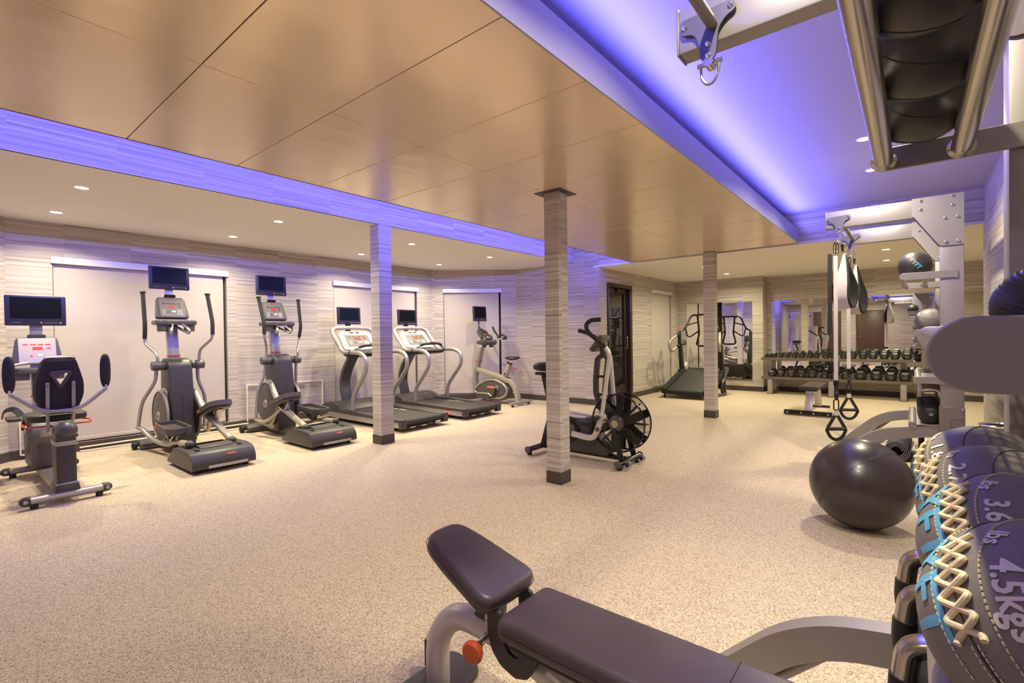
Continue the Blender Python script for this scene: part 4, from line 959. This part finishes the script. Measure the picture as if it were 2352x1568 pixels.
UP = [115, 175, 235, 325, 420, 520, 625, 735, 830, 970, 1085, 1225, 1350, 1500, 1640, 1800, 1955, 2125]
LO = [200, 325, 475, 620, 775, 950, 1090, 1250, 1460, 1685, 1890, 2095]
ux = [xat(1740+p/6.189, 10.99) for p in UP]; lx = [xat(1740+p/6.189, 10.99) for p in LO]
def radii(xs, a, b):
    out = []
    for i in range(len(xs)):
        gap = min([abs(xs[i]-xs[j]) for j in (i-1, i+1) if 0 <= j < len(xs)])
        out.append(min(a+(b-a)*i/(len(xs)-1), gap*.5*.97))
    return out
place_row(ux, radii(ux, .036, .094), .685, 'upper')
place_row(lx, radii(lx, .078, .112), .30, 'lower')

# ------------------------------------------------------------------ flat bench near the rack
def flat_bench():
    t = thing('flat_bench', 'small flat weight bench with dark pad in front of the dumbbell rack', 'bench', (-1.205, 8.95, 0))
    g = G(); g.prism(fil2([(-.13, -.46), (.13, -.46), (.13, .46), (-.13, .46)], .03), 'xy', .375, .425); ob('pad', g, 'leather', t, bevel=.014, seg=3)
    ob('pad_board', G().bb(-.10, .10, -.42, .42, .355, .376), 'black_rubber', t)
    ob('spine', G().bb(-.05, .05, -.40, .40, .31, .355), 'silver_light', t, bevel=.006)
    ob('front_post', G().bar([(0, -.36, .32), (0, -.52, .06)], .10, .07), 'silver_light', t, bevel=.006)
    f = ob('front_foot', G().bb(-.31, .31, -.62, -.54, .012, .075), 'black_gloss', t, bevel=.01)
    for x in (-.26, -.08, .08, .26): ob('foot_bolt', G().cyl((x, -.62, .045), (x, -.628, .045), .011, n=12), 'chrome', f)
    ob('rear_post', G().bar([(0, .36, .33), (.0, .50, .03)], .10, .05), 'silver_light', t, bevel=.006)
    ob('rear_foot', G().bb(-.16, .16, .48, .58, 0, .03), 'black_gloss', t, bevel=.008)
flat_bench()

# ------------------------------------------------------------------ functional training rigs along the right wall
mat('rig_plate', S(128, 118, 112), .45, .3)
mat('bracket_paint', S(92, 89, 106), .4, .4)
mat('grey_vinyl', S(120, 114, 110), .5, bump=(300, .15, .001))
mat('cream_cord', S(214, 198, 162), .7)
mat('sky_print', S(96, 176, 214), .5)
mat('webbing_white', S(196, 188, 188), .75)
mat('webbing_black', S(34, 32, 32), .7)
mat('mat_foam', S(38, 40, 62), .7)
mat('mat_edge', S(176, 170, 180), .7)
mat('swiss_ball', S(50, 42, 43), .32, coat=.15)
def rig(label, frames, cap):
    t = thing('training_rig', label, 'training rig', (.26, frames[0], 0), 0, 'silver training rigs along the right wall')
    M = Matrix.Translation((-.26, -frames[0], 0))
    def part(nm, g, m_, par=t, **k): g.xf(M); return ob(nm, g, m_, par, **k)
    for Y in frames:
        D = .09
        up = part('upright', G().bb(.185, .338, Y+.004, Y+D-.004, .0, 2.20), 'silver_rig', bevel=.008)
        part('foot_plate', G().bb(.15, .37, Y-.02, Y+D+.02, 0, .012), 'silver_rig', up)
        bm_ = part('beam', G().bb(-.635, .20, Y+.004, Y+D-.004, 2.235, 2.392), 'silver_rig', bevel=.006)
        part('beam_cap', G().bb(-.642, -.634, Y+.002, Y+D-.002, 2.232, 2.394), 'rig_plate', bm_, bevel=.003)
        for ya, yb in ((Y-.004, Y+.004), (Y+D-.004, Y+D+.004)):
            gs = part('gusset', G().prism([(.0, 2.40), (.338, 2.40)]+[(p[0], p[1]) for p in fillet([(.338, 2.40, 0), (.338, 1.968, 0), (.188, 1.968, 0), (.17, 1.99, 0)], .02, 4)][1:]+[(.012, 2.243), (0, 2.243)], 'xz', ya, yb), 'silver_rig')
        for x, z in ((.062, 2.373), (.06, 2.299), (.267, 2.383), (.267, 2.306), (.299, 2.203), (.22, 2.201), (.224, 1.998), (.303, 1.998), (.285, 1.70)):
            part('bolt', G().lathe([(0, .012), (.006, .011), (.0125, .004), (.0135, 0)], 14, (x, Y-.004 if z > 1.8 else Y+.004, z), (0, -1, 0)), 'chrome', gs)
        # hanger bracket
        T = [(-.625, 2.335), (-.445, 2.345), (-.44, 2.31), (-.475, 2.295), (-.497, 2.265), (-.505, 2.18), (-.53, 2.16), (-.555, 2.18), (-.562, 2.25), (-.58, 2.278), (-.62, 2.285)]
        br = part('hanger_bracket', G().prism(fil2(T, .014, 3), 'xz', Y-.014, Y-.005), 'bracket_paint')
        for x, z in ((-.608, 2.31), (-.457, 2.325), (-.53, 2.225), (-.53, 2.185)):
            part('bolt', G().lathe([(0, .010), (.006, .009), (.010, .003), (.011, 0)], 12, (x, Y-.014, z), (0, -1, 0)), 'chrome', br)
        part('swivel', G().cyl((-.53, Y-.015, 2.168), (-.53, Y+.03, 2.168), .016, n=16), 'steel', br)
        part('shackle', G().tube([(-.56, Y+.005, 2.17), (-.558, Y+.005, 2.12), (-.53, Y+.005, 2.09), (-.502, Y+.005, 2.12), (-.50, Y+.005, 2.17)], .005, 8, fil=.02), 'steel', br)
        part('shackle_pin', G().cyl((-.57, Y+.005, 2.168), (-.49, Y+.005, 2.168), .008, n=12), 'steel', br)
        # splayed foot
        lg = part('leg', G().bar([(.20, Y+.045, .385), (-.26, Y+.045, .305), (-.60, Y+.045, -.03)], .07, .10, up=(0, 0, 1), fil=.16, seg=8), 'silver_rig')
        part('leg_strut', G().tube([(-.17, Y+.045, .29), (-.45, Y+.045, .02)], .016, 10), 'silver_rig', lg)
        part('foot_pad', G().bb(-.68, -.50, Y-.01, Y+.10, 0, .012), 'rig_plate', lg)
        pl = [(.176, .36), (.176, .60), (.342, .592), (.342, .50), (.25, .487), (.25, .36)]
        part('shelf_bracket', G().prism(pl, 'xz', Y-.008, Y+.002), 'rig_plate', up, bevel=.002, seg=1)
        part('bolt', G().lathe([(0, .012), (.006, .011), (.012, .004), (.013, 0)], 14, (.325, Y-.008, .575), (0, -1, 0)), 'chrome', up)
    Ya, Yb = frames[0], frames[1]
    part('pull_up_bar', G().cyl((-.515, Ya+.0, 2.285), (-.515, Yb-.014, 2.285), .018, n=16), 'rig_plate')
    # shelves: rounded side plates, rolled front edge, perforated tray
    def rounded(x0, x1, z0, z1):
        r = (z1-z0)/2; zc = (z0+z1)/2
        return [(x1, z0), (x1, z1)]+[(x0+r-r*math.sin(a), zc+r*math.cos(a)) for a in [math.pi*k/12 for k in range(13)]]
    for nm, x0, z0, z1 in (('ball_rail_arm', -.085, 1.695, 1.757), ('shelf_side', .008, 1.203, 1.260), ('shelf_side', .015, .786, .848)):
        for Y in frames: part(nm, G().prism(rounded(x0, .30, z0, z1), 'xz', Y-.006, Y+.004), 'silver_rig', bevel=.0015, seg=1)
    for x in (-.06, .10): 
        r_ = part('ball_rail', G().cyl((x, Ya, 1.722), (x, Yb, 1.722), .022, n=18), 'steel')
        for Y, k in ((Ya, 1), (Yb, -1)): part('weld', G().lathe([(.022, .0), (.030, .0), (.022, .008)], 18, (x, Y+k*.0045 if k > 0 else Y-.0065, 1.722), (0, k, 0)), 'steel', r_)
    part('back_panel', G().bb(.24, .25, Ya+D, Yb, 1.58, 1.80), 'silver_rig')
    for z, x0, zf, nm in ((1.232, .034, 1.212, 'middle_tray'), (.818, .04, .806, 'lower_tray'), (.43, .0, .425, 'kettlebell_tray')):
        rr = .026 if z > .6 else .03
        if z > 1:      # open grid tray
            g = G(); k = 0
            while x0+k*.016 < .34: g.bb(x0+k*.016-.0022, x0+k*.016+.0022, Ya+.004, Yb-.006, zf-.003, zf); k += 1
            y = Ya+.01
            while y < Yb-.008: g.bb(x0, .34, y-.0022, y+.0022, zf-.003, zf-.0005); y += .016
        else: g = G().bb(x0, .34, Ya+.004, Yb-.006, zf-.004, zf)
        tr = part(nm, g, 'silver_rig', smooth=0)
        part('rolled_edge', G().cyl((x0, Ya+.004, z if z > .6 else .415), (x0, Yb-.006, z if z > .6 else .415), rr if z < 1 else .024, n=18), 'steel' if z > 1 else 'silver_rig', tr)
        part('tray_back', G().bb(.335, .343, Ya+.004, Yb-.006, zf, zf+.09), 'silver_rig', tr)
    part('tie_beam', G().bb(.21, .31, Ya+.09, Yb, .30, .36), 'silver_rig')
    part('tie_beam', G().bb(.22, .30, Ya+.09, Yb, 2.24, 2.34), 'silver_rig')
    return t
rig('far silver training rig with hanging straps, balls and kettlebells', (5.55, 6.72), False)
rig('near silver training rig holding the grey wall balls and leather balls', (.50, 1.72), True)

# ------------------------------------------------------------------ balls on the rigs
def on_sphere(Q, n):
    Q = Vector(Q).normalized(); n = Vector(n); n = (n-Q*n.dot(Q)).normalized(); T = n.cross(Q)
    return lambda s, o, r=1.0: (Q*math.cos(s)+T*math.sin(s))*(math.cos(o)*r)+n*(math.sin(o)*r)
def sphere_text(parent, name, txt, size, R, f, s0, o0, m, bold=.001, rot=0):
    g = text_bm(txt, size, .0003, 1, bold)
    for v in g.bm.verts:
        x, y = v.co.x, v.co.y
        v.co = f(s0+x/R, o0+y/R, R+.0012+v.co.z)
    return ob(name, g, m, parent, smooth=0)
def seam(parent, R, f, o, m, s0=-1.5, s1=1.5, r=.0012, name='seam', nn=40):
    return ob(name, G().tube([f(s0+(s1-s0)*k/nn, o, R+.0002) for k in range(nn+1)], r, 5), m, parent)
def stitches(parent, R, f, pts_fn, nn, r=.0011):
    g = G()
    for k in range(nn):
        a, b = pts_fn(k/nn), pts_fn((k+.62)/nn)
        g.tube([f(a[0], a[1], R+.0006), f((a[0]+b[0])/2, (a[1]+b[1])/2, R+.0012), f(b[0], b[1], R+.0006)], r, 4)
    return ob('stitching', g, 'cream_cord', parent)
QL, NL = (-.78, -.52, .33), (.67, -.48, .56)
def wall_ball(loc, kg, label, R=.115, do=0.0):
    t = thing('wall_ball', label, 'medicine ball', loc, 0, 'grey wall balls in a row')
    ob('shell', G().sphere((0, 0, 0), R, 48, 30), 'grey_vinyl', t)
    f0 = on_sphere(QL, NL)
    f = lambda s, o, r=1.0: f0(s, o+do+.10, r)
    seam(t, R, f, 0, 'dark_grey', -3.1, 3.1, .001, nn=80)
    seam(t, R, f, .85, 'dark_grey', -3.1, 3.1, .001, nn=80)
    for o in (-.24, .24): stitches(t, R, f, lambda u, o=o: (-1.4+2.6*u, o*(1-.25*(2*u-1)**2)), 46)
    stitches(t, R, f, lambda u: (.42+.8*u, -.03), 16); stitches(t, R, f, lambda u: (.42+.8*u, .03), 16)
    for ph in (0, 1):
        pts = []; N = 7
        for k in range(N):
            s = -.66+1.04*k/(N-1); o = (.125 if (k+ph) % 2 else -.125)*(1-.2*abs(s))
            pts += [f(s-.02, o, R+.001), f(s+.02, o*1.04, R+.005)] if k else [f(s, o, R+.002)]
        ob('lacing', G().tube(fillet(pts, .008, 3), .0036, 8), 'cream_cord', t)
    sphere_text(t, 'logo', 'YFT', .074, R, f, -.16, -.42, 'sky_print', .002)
    sphere_text(t, 'weight_print', kg+'kgs', .036, R, f, .05, .42, 'print_white', .0008)
    sphere_text(t, 'weight_print', 'lbs', .024, R, f, -.64, .30, 'print_white', .0004)
    return t
for (y, kg, lb, do) in ((1.475, '1.8', 'farthest grey wall ball of the row, printed 1.8kgs', -.33), (1.24, '2.7', 'grey wall ball printed 2.7kgs, second in the row', -.12), (1.005, '3.6', 'grey wall ball printed 3.6kgs, third in the row', .14), (.768, '4.5', 'nearest grey wall ball, printed 4.5kgs', 0)):
    wall_ball((.1175, y, .806+.1155), kg, lb, do=do)
t = thing('wall_ball', 'glossy grey ball on the middle shelf of the far rig', 'medicine ball', (.135, 5.97, 1.2125+.12))
ob('shell', G().sphere((0, 0, 0), .12, 40, 24), 'grey_vinyl', t)
f = on_sphere((-.85, -.5, .1), (.2, -.1, 1)); seam(t, .12, f, .25, 'dark_grey', -3.1, 3.1, .001)
sphere_text(t, 'logo', 'YFT', .05, .12, f, -.3, .0, 'sky_print'); sphere_text(t, 'weight_print', '5.4', .05, .12, f, -.25, .45, 'print_white')
def leather_ball(loc, r, label, logo=False, grp='black leather medicine balls'):
    t = thing('medicine_ball', label, 'medicine ball', loc, 0, grp)
    ob('shell', G().sphere((0, 0, 0), r, 48, 30), 'ball_leather', t)
    f = on_sphere((-.3, -.5, -.8), (.3, -.7, .4))
    seam(t, r, f, .25, 'black_rubber', -3.1, 3.1, .0012, nn=80); seam(t, r, f, -.55, 'black_rubber', -3.1, 3.1, .0012, nn=80)
    if logo: sphere_text(t, 'logo', 'YFT', .05, r, on_sphere((.1, -.95, -.05), (.75, .1, .6)), 0, 0, 'sky_print')
    return t
zc = 1.722+math.sqrt(.142**2-.08**2)
leather_ball((.02, 1.58, zc), .12, 'black leather medicine ball at the far end of the top rails overhead')
leather_ball((.02, 1.285, zc), .12, 'middle black leather medicine ball on the top rails overhead')
leather_ball((.02, .995, zc), .12, 'largest looking black leather medicine ball overhead, nearest on the rails')
leather_ball((.02, 5.80, zc+.004), .125, 'black medicine ball with blue logo on the top rails of the far rig', True)
t = thing('slam_ball', 'black ribbed slam ball resting behind the near shelf plate', 'slam ball', (.215, 1.50, 1.2125+.086))
g = G(); prof = []
for k in range(0, 97):
    a = math.pi*k/96; rr = .0845*(1+.012*math.sin(k*math.pi/2.0)); prof.append((max(0, rr*math.sin(a)), -rr*math.cos(a)))
ob('shell', g.lathe(prof, 48, (0, 0, 0), (.2, -.35, .92)), 'ball_leather', t)

# ------------------------------------------------------------------ kettlebells
def kettlebell(loc, label, r=.095, num='30'):
    t = thing('kettlebell', label, 'kettlebell', loc, 0, 'kettlebells with steel handles')
    ob('body', G().lathe([(0, 0), (r*.6, 0), (r*.86, r*.35), (r, r*.95), (r*.9, r*1.45), (r*.62, r*1.75), (r*.35, r*1.85), (0, r*1.88)], 32), 'black_rubber', t)
    h = ob('handle', G().tube([(-.075, 0, .225), (-.068, 0, .285), (-.03, 0, .30), (.03, 0, .30), (.068, 0, .285), (.075, 0, .225)], .019, 14, fil=.045, seg=6), 'steel', t)
    for s in (-1, 1): ob('horn', G().tube([(s*.075, 0, .232), (s*.078, 0, .18), (s*.06, 0, .12)], .021, 12, fil=.03, scale=None), 'black_rubber', h)
    f = on_sphere((-.2, -1, 0), (0, 0, 1))
    g = text_bm(num, .028, .0005)
    g.xf(frame_mtx((.0, -r-.001, r*.95), (1, 0, 0), (0, 0, 1))); ob('weight_number', g, 'print_white', t, smooth=0)
    return t
ZT = .425
for i, (y, lb) in enumerate(((1.48, 'farthest kettlebell with steel handle below the wall balls'), (1.275, 'middle kettlebell with steel handle below the wall balls'), (1.065, 'kettlebell with steel handle below the wall balls, third from the far end'), (.85, 'nearest kettlebell below the wall balls'))):
    kettlebell((.062, y, ZT), lb, .098)
for i, y in enumerate((5.68, 5.89, 6.10, 6.31)):
    kettlebell((.125, y, ZT), '%s black kettlebell from the front on the far rig shelf' % ORD[i], .094)

# ------------------------------------------------------------------ suspension straps and padded slings on the far rig
def trainer(x, y, label, zw, zr, zb, ang, black=0):
    t = thing('suspension_trainer', label, 'suspension strap', (x, y, 0), ang, 'suspension trainers on the far rig')
    for k in (-.012, .010): ob('carabiner', G().tube([(k, 0, 2.10), (k-.012, 0, 2.06), (k-.008, 0, 1.99), (k+.008, 0, 1.99), (k+.012, 0, 2.06)], .004, 6, closed=True, fil=.01), 'black_gloss', t)
    ob('anchor_strap', G().bar([(.0, .012, 2.02), (.0, .014, zw)], .038, .003, up=(0, 1, 0)), 'webbing_white', t)
    if black: ob('tail_strap', G().bar([(-.04, .03, 1.99), (-.045, .03, 1.22)], .038, .004, up=(0, 1, 0)), 'webbing_black', t)
    ob('lower_strap', G().bar([(0, .014, zw+.02), (.004, .014, zr+.10)], .032, .006, up=(0, 1, 0)), 'webbing_black', t)
    ob('cam_buckle', G().box((0, .014, zw), (.045, .02, .05)), 'black_gloss', t, bevel=.004)
    ob('cam_buckle', G().box((.003, .014, zw-.10), (.042, .02, .03)), 'dark_grey', t, bevel=.004)
    ob('ring', G().tube([(-.022, .014, zr), (-.022, .014, zr+.10), (.022, .014, zr+.10), (.022, .014, zr)], .006, 8, closed=True, fil=.02), 'black_gloss', t)
    ob('label_tag', G().box((0, .014, zr-.03), (.04, .008, .045)), 'webbing_white', t)
    w_ = .075; zg = zb+.11
    for s in (-1, 1): ob('handle_strap', G().bar([(s*.008, .014, zr-.045), (s*w_, .014, zg+.015), (s*(w_+.012), .014, zg-.02)], .03, .004, up=(0, 1, 0)), 'webbing_black', t)
    ob('grip', G().cyl((-w_, .014, zg), (w_, .014, zg), .017, n=16), 'black_foam', t)
    ob('foot_cradle', G().bar([(-w_-.012, .014, zg-.01), (-w_*.75, .014, zb+.03), (0, .014, zb), (w_*.75, .014, zb+.03), (w_+.012, .014, zg-.01)], .03, .004, up=(0, 1, 0), fil=.05), 'webbing_black', t)
    return t
trainer(-.555, 5.535, 'suspension strap hanging lower, its handle nearly at the floor, from the front hanger', .76, .50, .21, .6, 1)
trainer(-.555, 6.705, 'suspension strap hanging from the rear hanger, handle higher above the floor', .80, .545, .245, .35)
def sling(x, y, label, ang, zt, zb_, w_=.15):
    t = thing('padded_sling', label, 'sling', (x, y, 0), ang, 'padded arm slings on the far rig')
    P = [(0, 0, zt), (-.035, 0, zt-.20), (-.085, 0, zb_+.24), (-.085, 0, zb_+.09), (0, 0, zb_), (.085, 0, zb_+.09), (.085, 0, zb_+.24), (.035, 0, zt-.20)]
    Q = fillet(P, .09, 6, True)
    def wd(z): return .025+(w_-.025)*max(0, min(1, (zt-.05-z)/(zt-.30-zb_)))
    def band(scale, off, th):
        g = G(); n = len(Q); rings = []
        for i, p in enumerate(Q):
            tn = (Q[(i+1) % n]-Q[i-1]).normalized(); nr = Vector((tn.z, 0, -tn.x)); h = wd(p.z)*scale/2
            c = p+nr*off
            rings.append([g.bm.verts.new(c+Vector((0, a*h, 0))+nr*b) for a, b in ((-1, -th/2), (1, -th/2), (1, th/2), (-1, th/2))])
        for i in range(n):
            a, b = rings[i], rings[(i+1) % n]
            for j in range(4): g.bm.faces.new((a[j], a[(j+1) % 4], b[(j+1) % 4], b[j]))
        return g
    # which side is inside? offset sign found from the first ring
    g1 = band(.8, -.006, .004); g2 = band(1.0, .006, .016)
    n0 = Q[len(Q)//4]; tn = (Q[len(Q)//4+1]-Q[len(Q)//4-1]).normalized(); nr = Vector((tn.z, 0, -tn.x))
    inward = nr.x*(-n0.x) > 0
    if not inward: g1.bm.free(); g2.bm.free(); g1 = band(.8, .006, .004); g2 = band(1.0, -.006, .016)
    ob('webbing', g1, 'webbing_white', t); ob('padding', g2, 'webbing_black', t)
    for k in (-.01, .01): ob('carabiner', G().tube([(k, .02, 2.10), (k-.01, .02, 2.06), (k, .02, zt-.02), (k+.01, .02, 2.06)], .004, 6, closed=True, fil=.01), 'black_gloss', t)
    return t
sling(-.495, 5.63, 'white webbing sling with black padding hanging from the front hanger', 1.2, 2.03, 1.45)
sling(-.49, 6.80, 'white webbing sling with black padding hanging from the rear hanger', 1.2, 2.04, 1.43)

# ------------------------------------------------------------------ things on the floor by the rig
t = thing('exercise_ball', 'large dark glossy exercise ball on the floor before the far rig', 'exercise ball', (-.26, 3.80, .28))
ob('shell', G().sphere((0, 0, 0), .28, 64, 40), 'swiss_ball', t)
f = on_sphere((-.3, -.9, .3), (.55, -.3, -.5))
for o in (-.012, .012, .5): seam(t, .28, f, o, 'dark_grey', -3.1, 3.1, .0011, nn=90)
ob('valve', G().lathe([(.01, 0), (.01, .004), (0, .004)], 14, Vector((.5, .2, .6)).normalized()*.279, (.5, .2, .6)), 'black_rubber', t)
def rolled_mat(loc, rz, label, R=.085, L=.60, turns=4):
    t = thing('rolled_mat', label, 'exercise mat', loc, rz, 'rolled exercise mats under the far rig')
    pts = []
    N = turns*26
    for k in range(N+1):
        a = 2*math.pi*k/26; r = R*(.42+.58*k/N); pts.append((r*math.cos(a), 0, R+r*math.sin(a)))
    g = G(); th = R*.10
    pa, pb = [], []
    for k, p in enumerate(pts):
        d = Vector((p[0], 0, p[2]-R)).normalized(); pa.append(Vector(p)-d*th/2); pb.append(Vector(p)+d*th/2)
    rows = [[g.bm.verts.new(q+Vector((0, y, 0))) for q in s] for s, y in ((pa, -L/2), (pb, -L/2), (pb, L/2), (pa, L/2))]
    for i in range(N):
        for a, b in zip(rows, rows[1:]+rows[:1]): g.bm.faces.new((a[i], a[i+1], b[i+1], b[i]))
    g.bm.faces.new([r_[0] for r_ in rows]); g.bm.faces.new([r_[-1] for r_ in rows][::-1])
    ob('roll', g, 'mat_foam', t)
    ob('rim', G().tube([Vector((q[0], -L/2-.001, q[2])) for q in pts], .0022, 5), 'mat_edge', t)
    return t
rolled_mat((-.105, 6.24, 0), -.04, 'rolled dark exercise mat with pale edge, farther one behind the exercise ball', .10, .62)
rolled_mat((.06, 5.30, 0), -.03, 'rolled dark exercise mat with wide pale rim, nearer one behind the wall balls', .08, .5)
t = thing('floor_post', 'black bottle shaped stand on the floor beside the rolled mats', 'floor stand', (.062, 5.86, 0))
ob('base', G().lathe([(0, 0), (.055, 0), (.055, .02), (.045, .09), (.03, .14)], 20), 'black_rubber', t)
ob('shaft', G().cyl((0, 0, .13), (0, 0, .30), .022, n=14), 'black_rubber', t)
t = thing('waste_bin', 'round grey waste bin against the right wall', 'waste bin', (.47, 4.75, 0))
ob('body', G().lathe([(.085, 0), (.105, .58), (.10, .58), (.08, .01), (0, .01)], 28), 'graphite', t)
ob('rim', G().lathe([(.105, .575), (.110, .585), (.104, .59), (.10, .58)], 28), 'chrome', t)

# ------------------------------------------------------------------ adjustable bench in the foreground
def adjustable_bench():
    yc = 1.145
    t = thing('adjustable_bench', 'dark padded adjustable bench with silver frame in the foreground', 'bench', (-.6, yc, 0))
    M0 = Matrix.Translation((.6, 0, 0))
    def part(nm, g, m_, par=t, **k): g.xf(M0); return ob(nm, g, m_, par, **k)
    # long back pad
    g = G(); g.prism(fil2([(-.92, -.125), (-.07, -.125), (-.07, .125), (-.92, .125)], .035, 5), 'xy', .385, .450)
    bp = part('back_pad', g, 'leather', bevel=.02, seg=4)
    part('pad_seam', G().tube([(-.9, -.127, .412), (-.09, -.127, .412)], .0012, 5), 'dark_grey', bp)
    part('pad_cross_seam', G().tube([(-.325, .124, .43), (-.325, .11, .4505), (-.325, -.11, .4505), (-.325, -.125, .43)], .0022, 6), 'dark_grey', bp)
    part('pad_board', G().bb(-.88, -.10, -.10, .10, .365, .386), 'black_rubber', bp)
    # seat pad, tilted up towards its rounded narrow end
    tilt = math.atan2(.105, .31)
    M = Matrix.Translation((-.945, 0, .475)) @ Matrix.Rotation(tilt, 4, 'Y')
    out = [(0, -.13), (0, .13), (-.22, .088), (-.315, .055), (-.345, 0), (-.315, -.055), (-.22, -.088)]
    out = [(.005, -.128), (.005, .128), (-.24, .1), (-.345, .075), (-.345, -.075), (-.24, -.1)]
    g = G(); g.prism(fil2(out, .06, 6), 'xy', -.055, .008); g.xf(M)
    sp_ = part('seat_pad', g, 'leather', bevel=.02, seg=4)
    ol = [Vector((p[0]*1.0, p[1]*1.005, -.022)) for p in fil2([(a*1.01, b*1.02) for a, b in out], .05, 6)]
    g = G().tube(ol, .0013, 5, closed=True); g.xf(M); part('seat_seam', g, 'dark_grey', sp_)
    # frame
    arch = part('frame_arch', G().tube([(-1.30, 0, .03), (-1.30, 0, .20), (-1.20, 0, .315), (-.98, 0, .315), (-.70, 0, .24), (-.35, 0, .10), (-.16, 0, .07)], .042, 18, fil=.12, seg=8), 'silver_light')
    part('front_foot', G().prism(fil2([(-1.40, -.16), (-1.24, -.16), (-1.20, 0), (-1.24, .16), (-1.40, .16)], .04), 'xy', 0, .03), 'charcoal', arch, bevel=.008)
    part('rear_foot', G().bb(-.20, -.10, -.22, .22, 0, .06), 'silver_light', arch, bevel=.01)
    part('lift_handle', G().tube([(-1.29, .03, .17), (-1.36, .05, .175), (-1.405, .05, .13), (-1.405, .05, .02)], .014, 12, fil=.04), 'steel', arch)
    part('handle_grip', G().cyl((-1.405, .05, .115), (-1.405, .05, .02), .017, n=14), 'black_foam', arch)
    part('seat_post', G().bb(-1.045, -1.0, -.03, .03, .30, .44), 'silver_light', arch, bevel=.004)
    part('post_slot', G().prism(fil2([(-1.10, -.03), (-.97, -.03), (-.97, .03), (-1.10, .03)], .025), 'xy', .356, .3585), 'black_rubber', arch)
    kn = part('pull_pin', G().cyl((-1.02, -.04, .325), (-1.005, -.10, .325), .012, n=14), 'chrome', arch)
    part('pull_knob', G().lathe([(.012, 0), (.016, .012), (.032, .03), (.034, .042), (.028, .05), (0, .052)], 22, (-1.005, -.095, .325), (.2, -1, 0)), 'orange_knob', kn)
    # U shaped hinge brackets
    for sy in (-1, 1):
        y = sy*.075
        pts = [(-.985, .44), (-.985, .37), (-.97, .32), (-.935, .285), (-.88, .27), (-.835, .285), (-.805, .33), (-.80, .39), (-.85, .39), (-.855, .345), (-.875, .325), (-.905, .33), (-.925, .36), (-.935, .44)]
        part('hinge_bracket', G().prism(fil2(pts, .012, 3), 'xz', y-.006, y+.006), 'dark_grey', arch)
        part('hinge_bolt', G().lathe([(0, .008), (.008, .007), (.014, 0)], 14, (-.845, y*1.08, .365), (0, sy, 0)), 'brass', arch)
    part('back_support', G().bar([(-.86, 0, .34), (-.25, 0, .345)], .07, .04), 'silver_light', arch, bevel=.006)
    part('ladder_bracket', G().prism(fil2([(-.55, .30), (-.40, .36), (-.2, .36), (-.25, .20)], .02), 'xz', -.03, .03), 'charcoal', arch)
adjustable_bench()

# ------------------------------------------------------------------ cable raceways on the left wall
def raceway(pts, label, w_=.02):
    t = thing('cable_raceway', label, 'cable cover', pts[0])
    for a, b in zip(pts, pts[1:]):
        A, B = Vector(a)-Vector(pts[0]), Vector(b)-Vector(pts[0])
        ob('channel', G().bar([A, B], w_, .014), 'white_plastic', t, bevel=.002, seg=1)
X0 = WL+.022
raceway([(X0, 2.95, .08), (X0, 2.95, .60), (X0, 4.10, .58), (X0, 4.10, .08)], 'white square cable cover looping on the wall behind the second elliptical')
raceway([(X0+.03, 1.13, .05), (X0+.03, 2.95, .06)], 'white cable cover running low along the wall, upper one')
raceway([(X0+.06, 1.13, .012), (X0+.06, 2.95, .012)], 'white cable cover lying on the floor along the wall')
raceway([(X0, .66, .40), (X0, .66, .05), (X0, .95, .05)], 'white cable cover behind the recumbent bike')

# ------------------------------------------------------------------ cable machine at the rear, seen in the long mirror
def cable_machine():
    t = thing('cable_machine', 'silver cable machine with slanted braces, seen in the long mirror', 'cable machine', (-3.75, -1.5, 0))
    for sx in (-1, 1):
        x = sx*.38
        ob('mast', G().bb(x-.05, x+.05, -.06, .06, 0, 2.1), 'silver_light', t, bevel=.01)
        ob('weight_shroud', G().bb(x-.16, x+.16, -.30, -.08, .05, 1.5), 'white_plastic', t, bevel=.01)
        ob('brace', G().bar([(x, .0, 1.25), (x+sx*.02, .55, 1.95)], .07, .05), 'silver_light', t, bevel=.006)
        ob('brace', G().bar([(x, .0, 1.2), (x+sx*.02, .75, .06)], .07, .05), 'silver_light', t, bevel=.006)
        ob('pulley', G().lathe([(0, -.015), (.05, -.015), (.04, 0), (.05, .015), (0, .015)], 20, (x, .57, 1.93), (1, 0, 0)), 'black_rubber', t)
        ob('cable', G().cyl((x, .60, 1.92), (x, .60, .95), .004, n=8), 'black_gloss', t)
        ob('handle', G().tube([(x-.06, .60, .85), (x, .60, .95), (x+.06, .60, .85)], .01, 8, closed=True), 'black_foam', t)
        ob('floor_foot', G().bb(x-.05, x+.05, -.32, .82, 0, .06), 'silver_light', t, bevel=.008)
    ob('cross_beam', G().bb(-.43, .43, -.05, .05, 2.05, 2.13), 'silver_light', t, bevel=.008)
cable_machine()
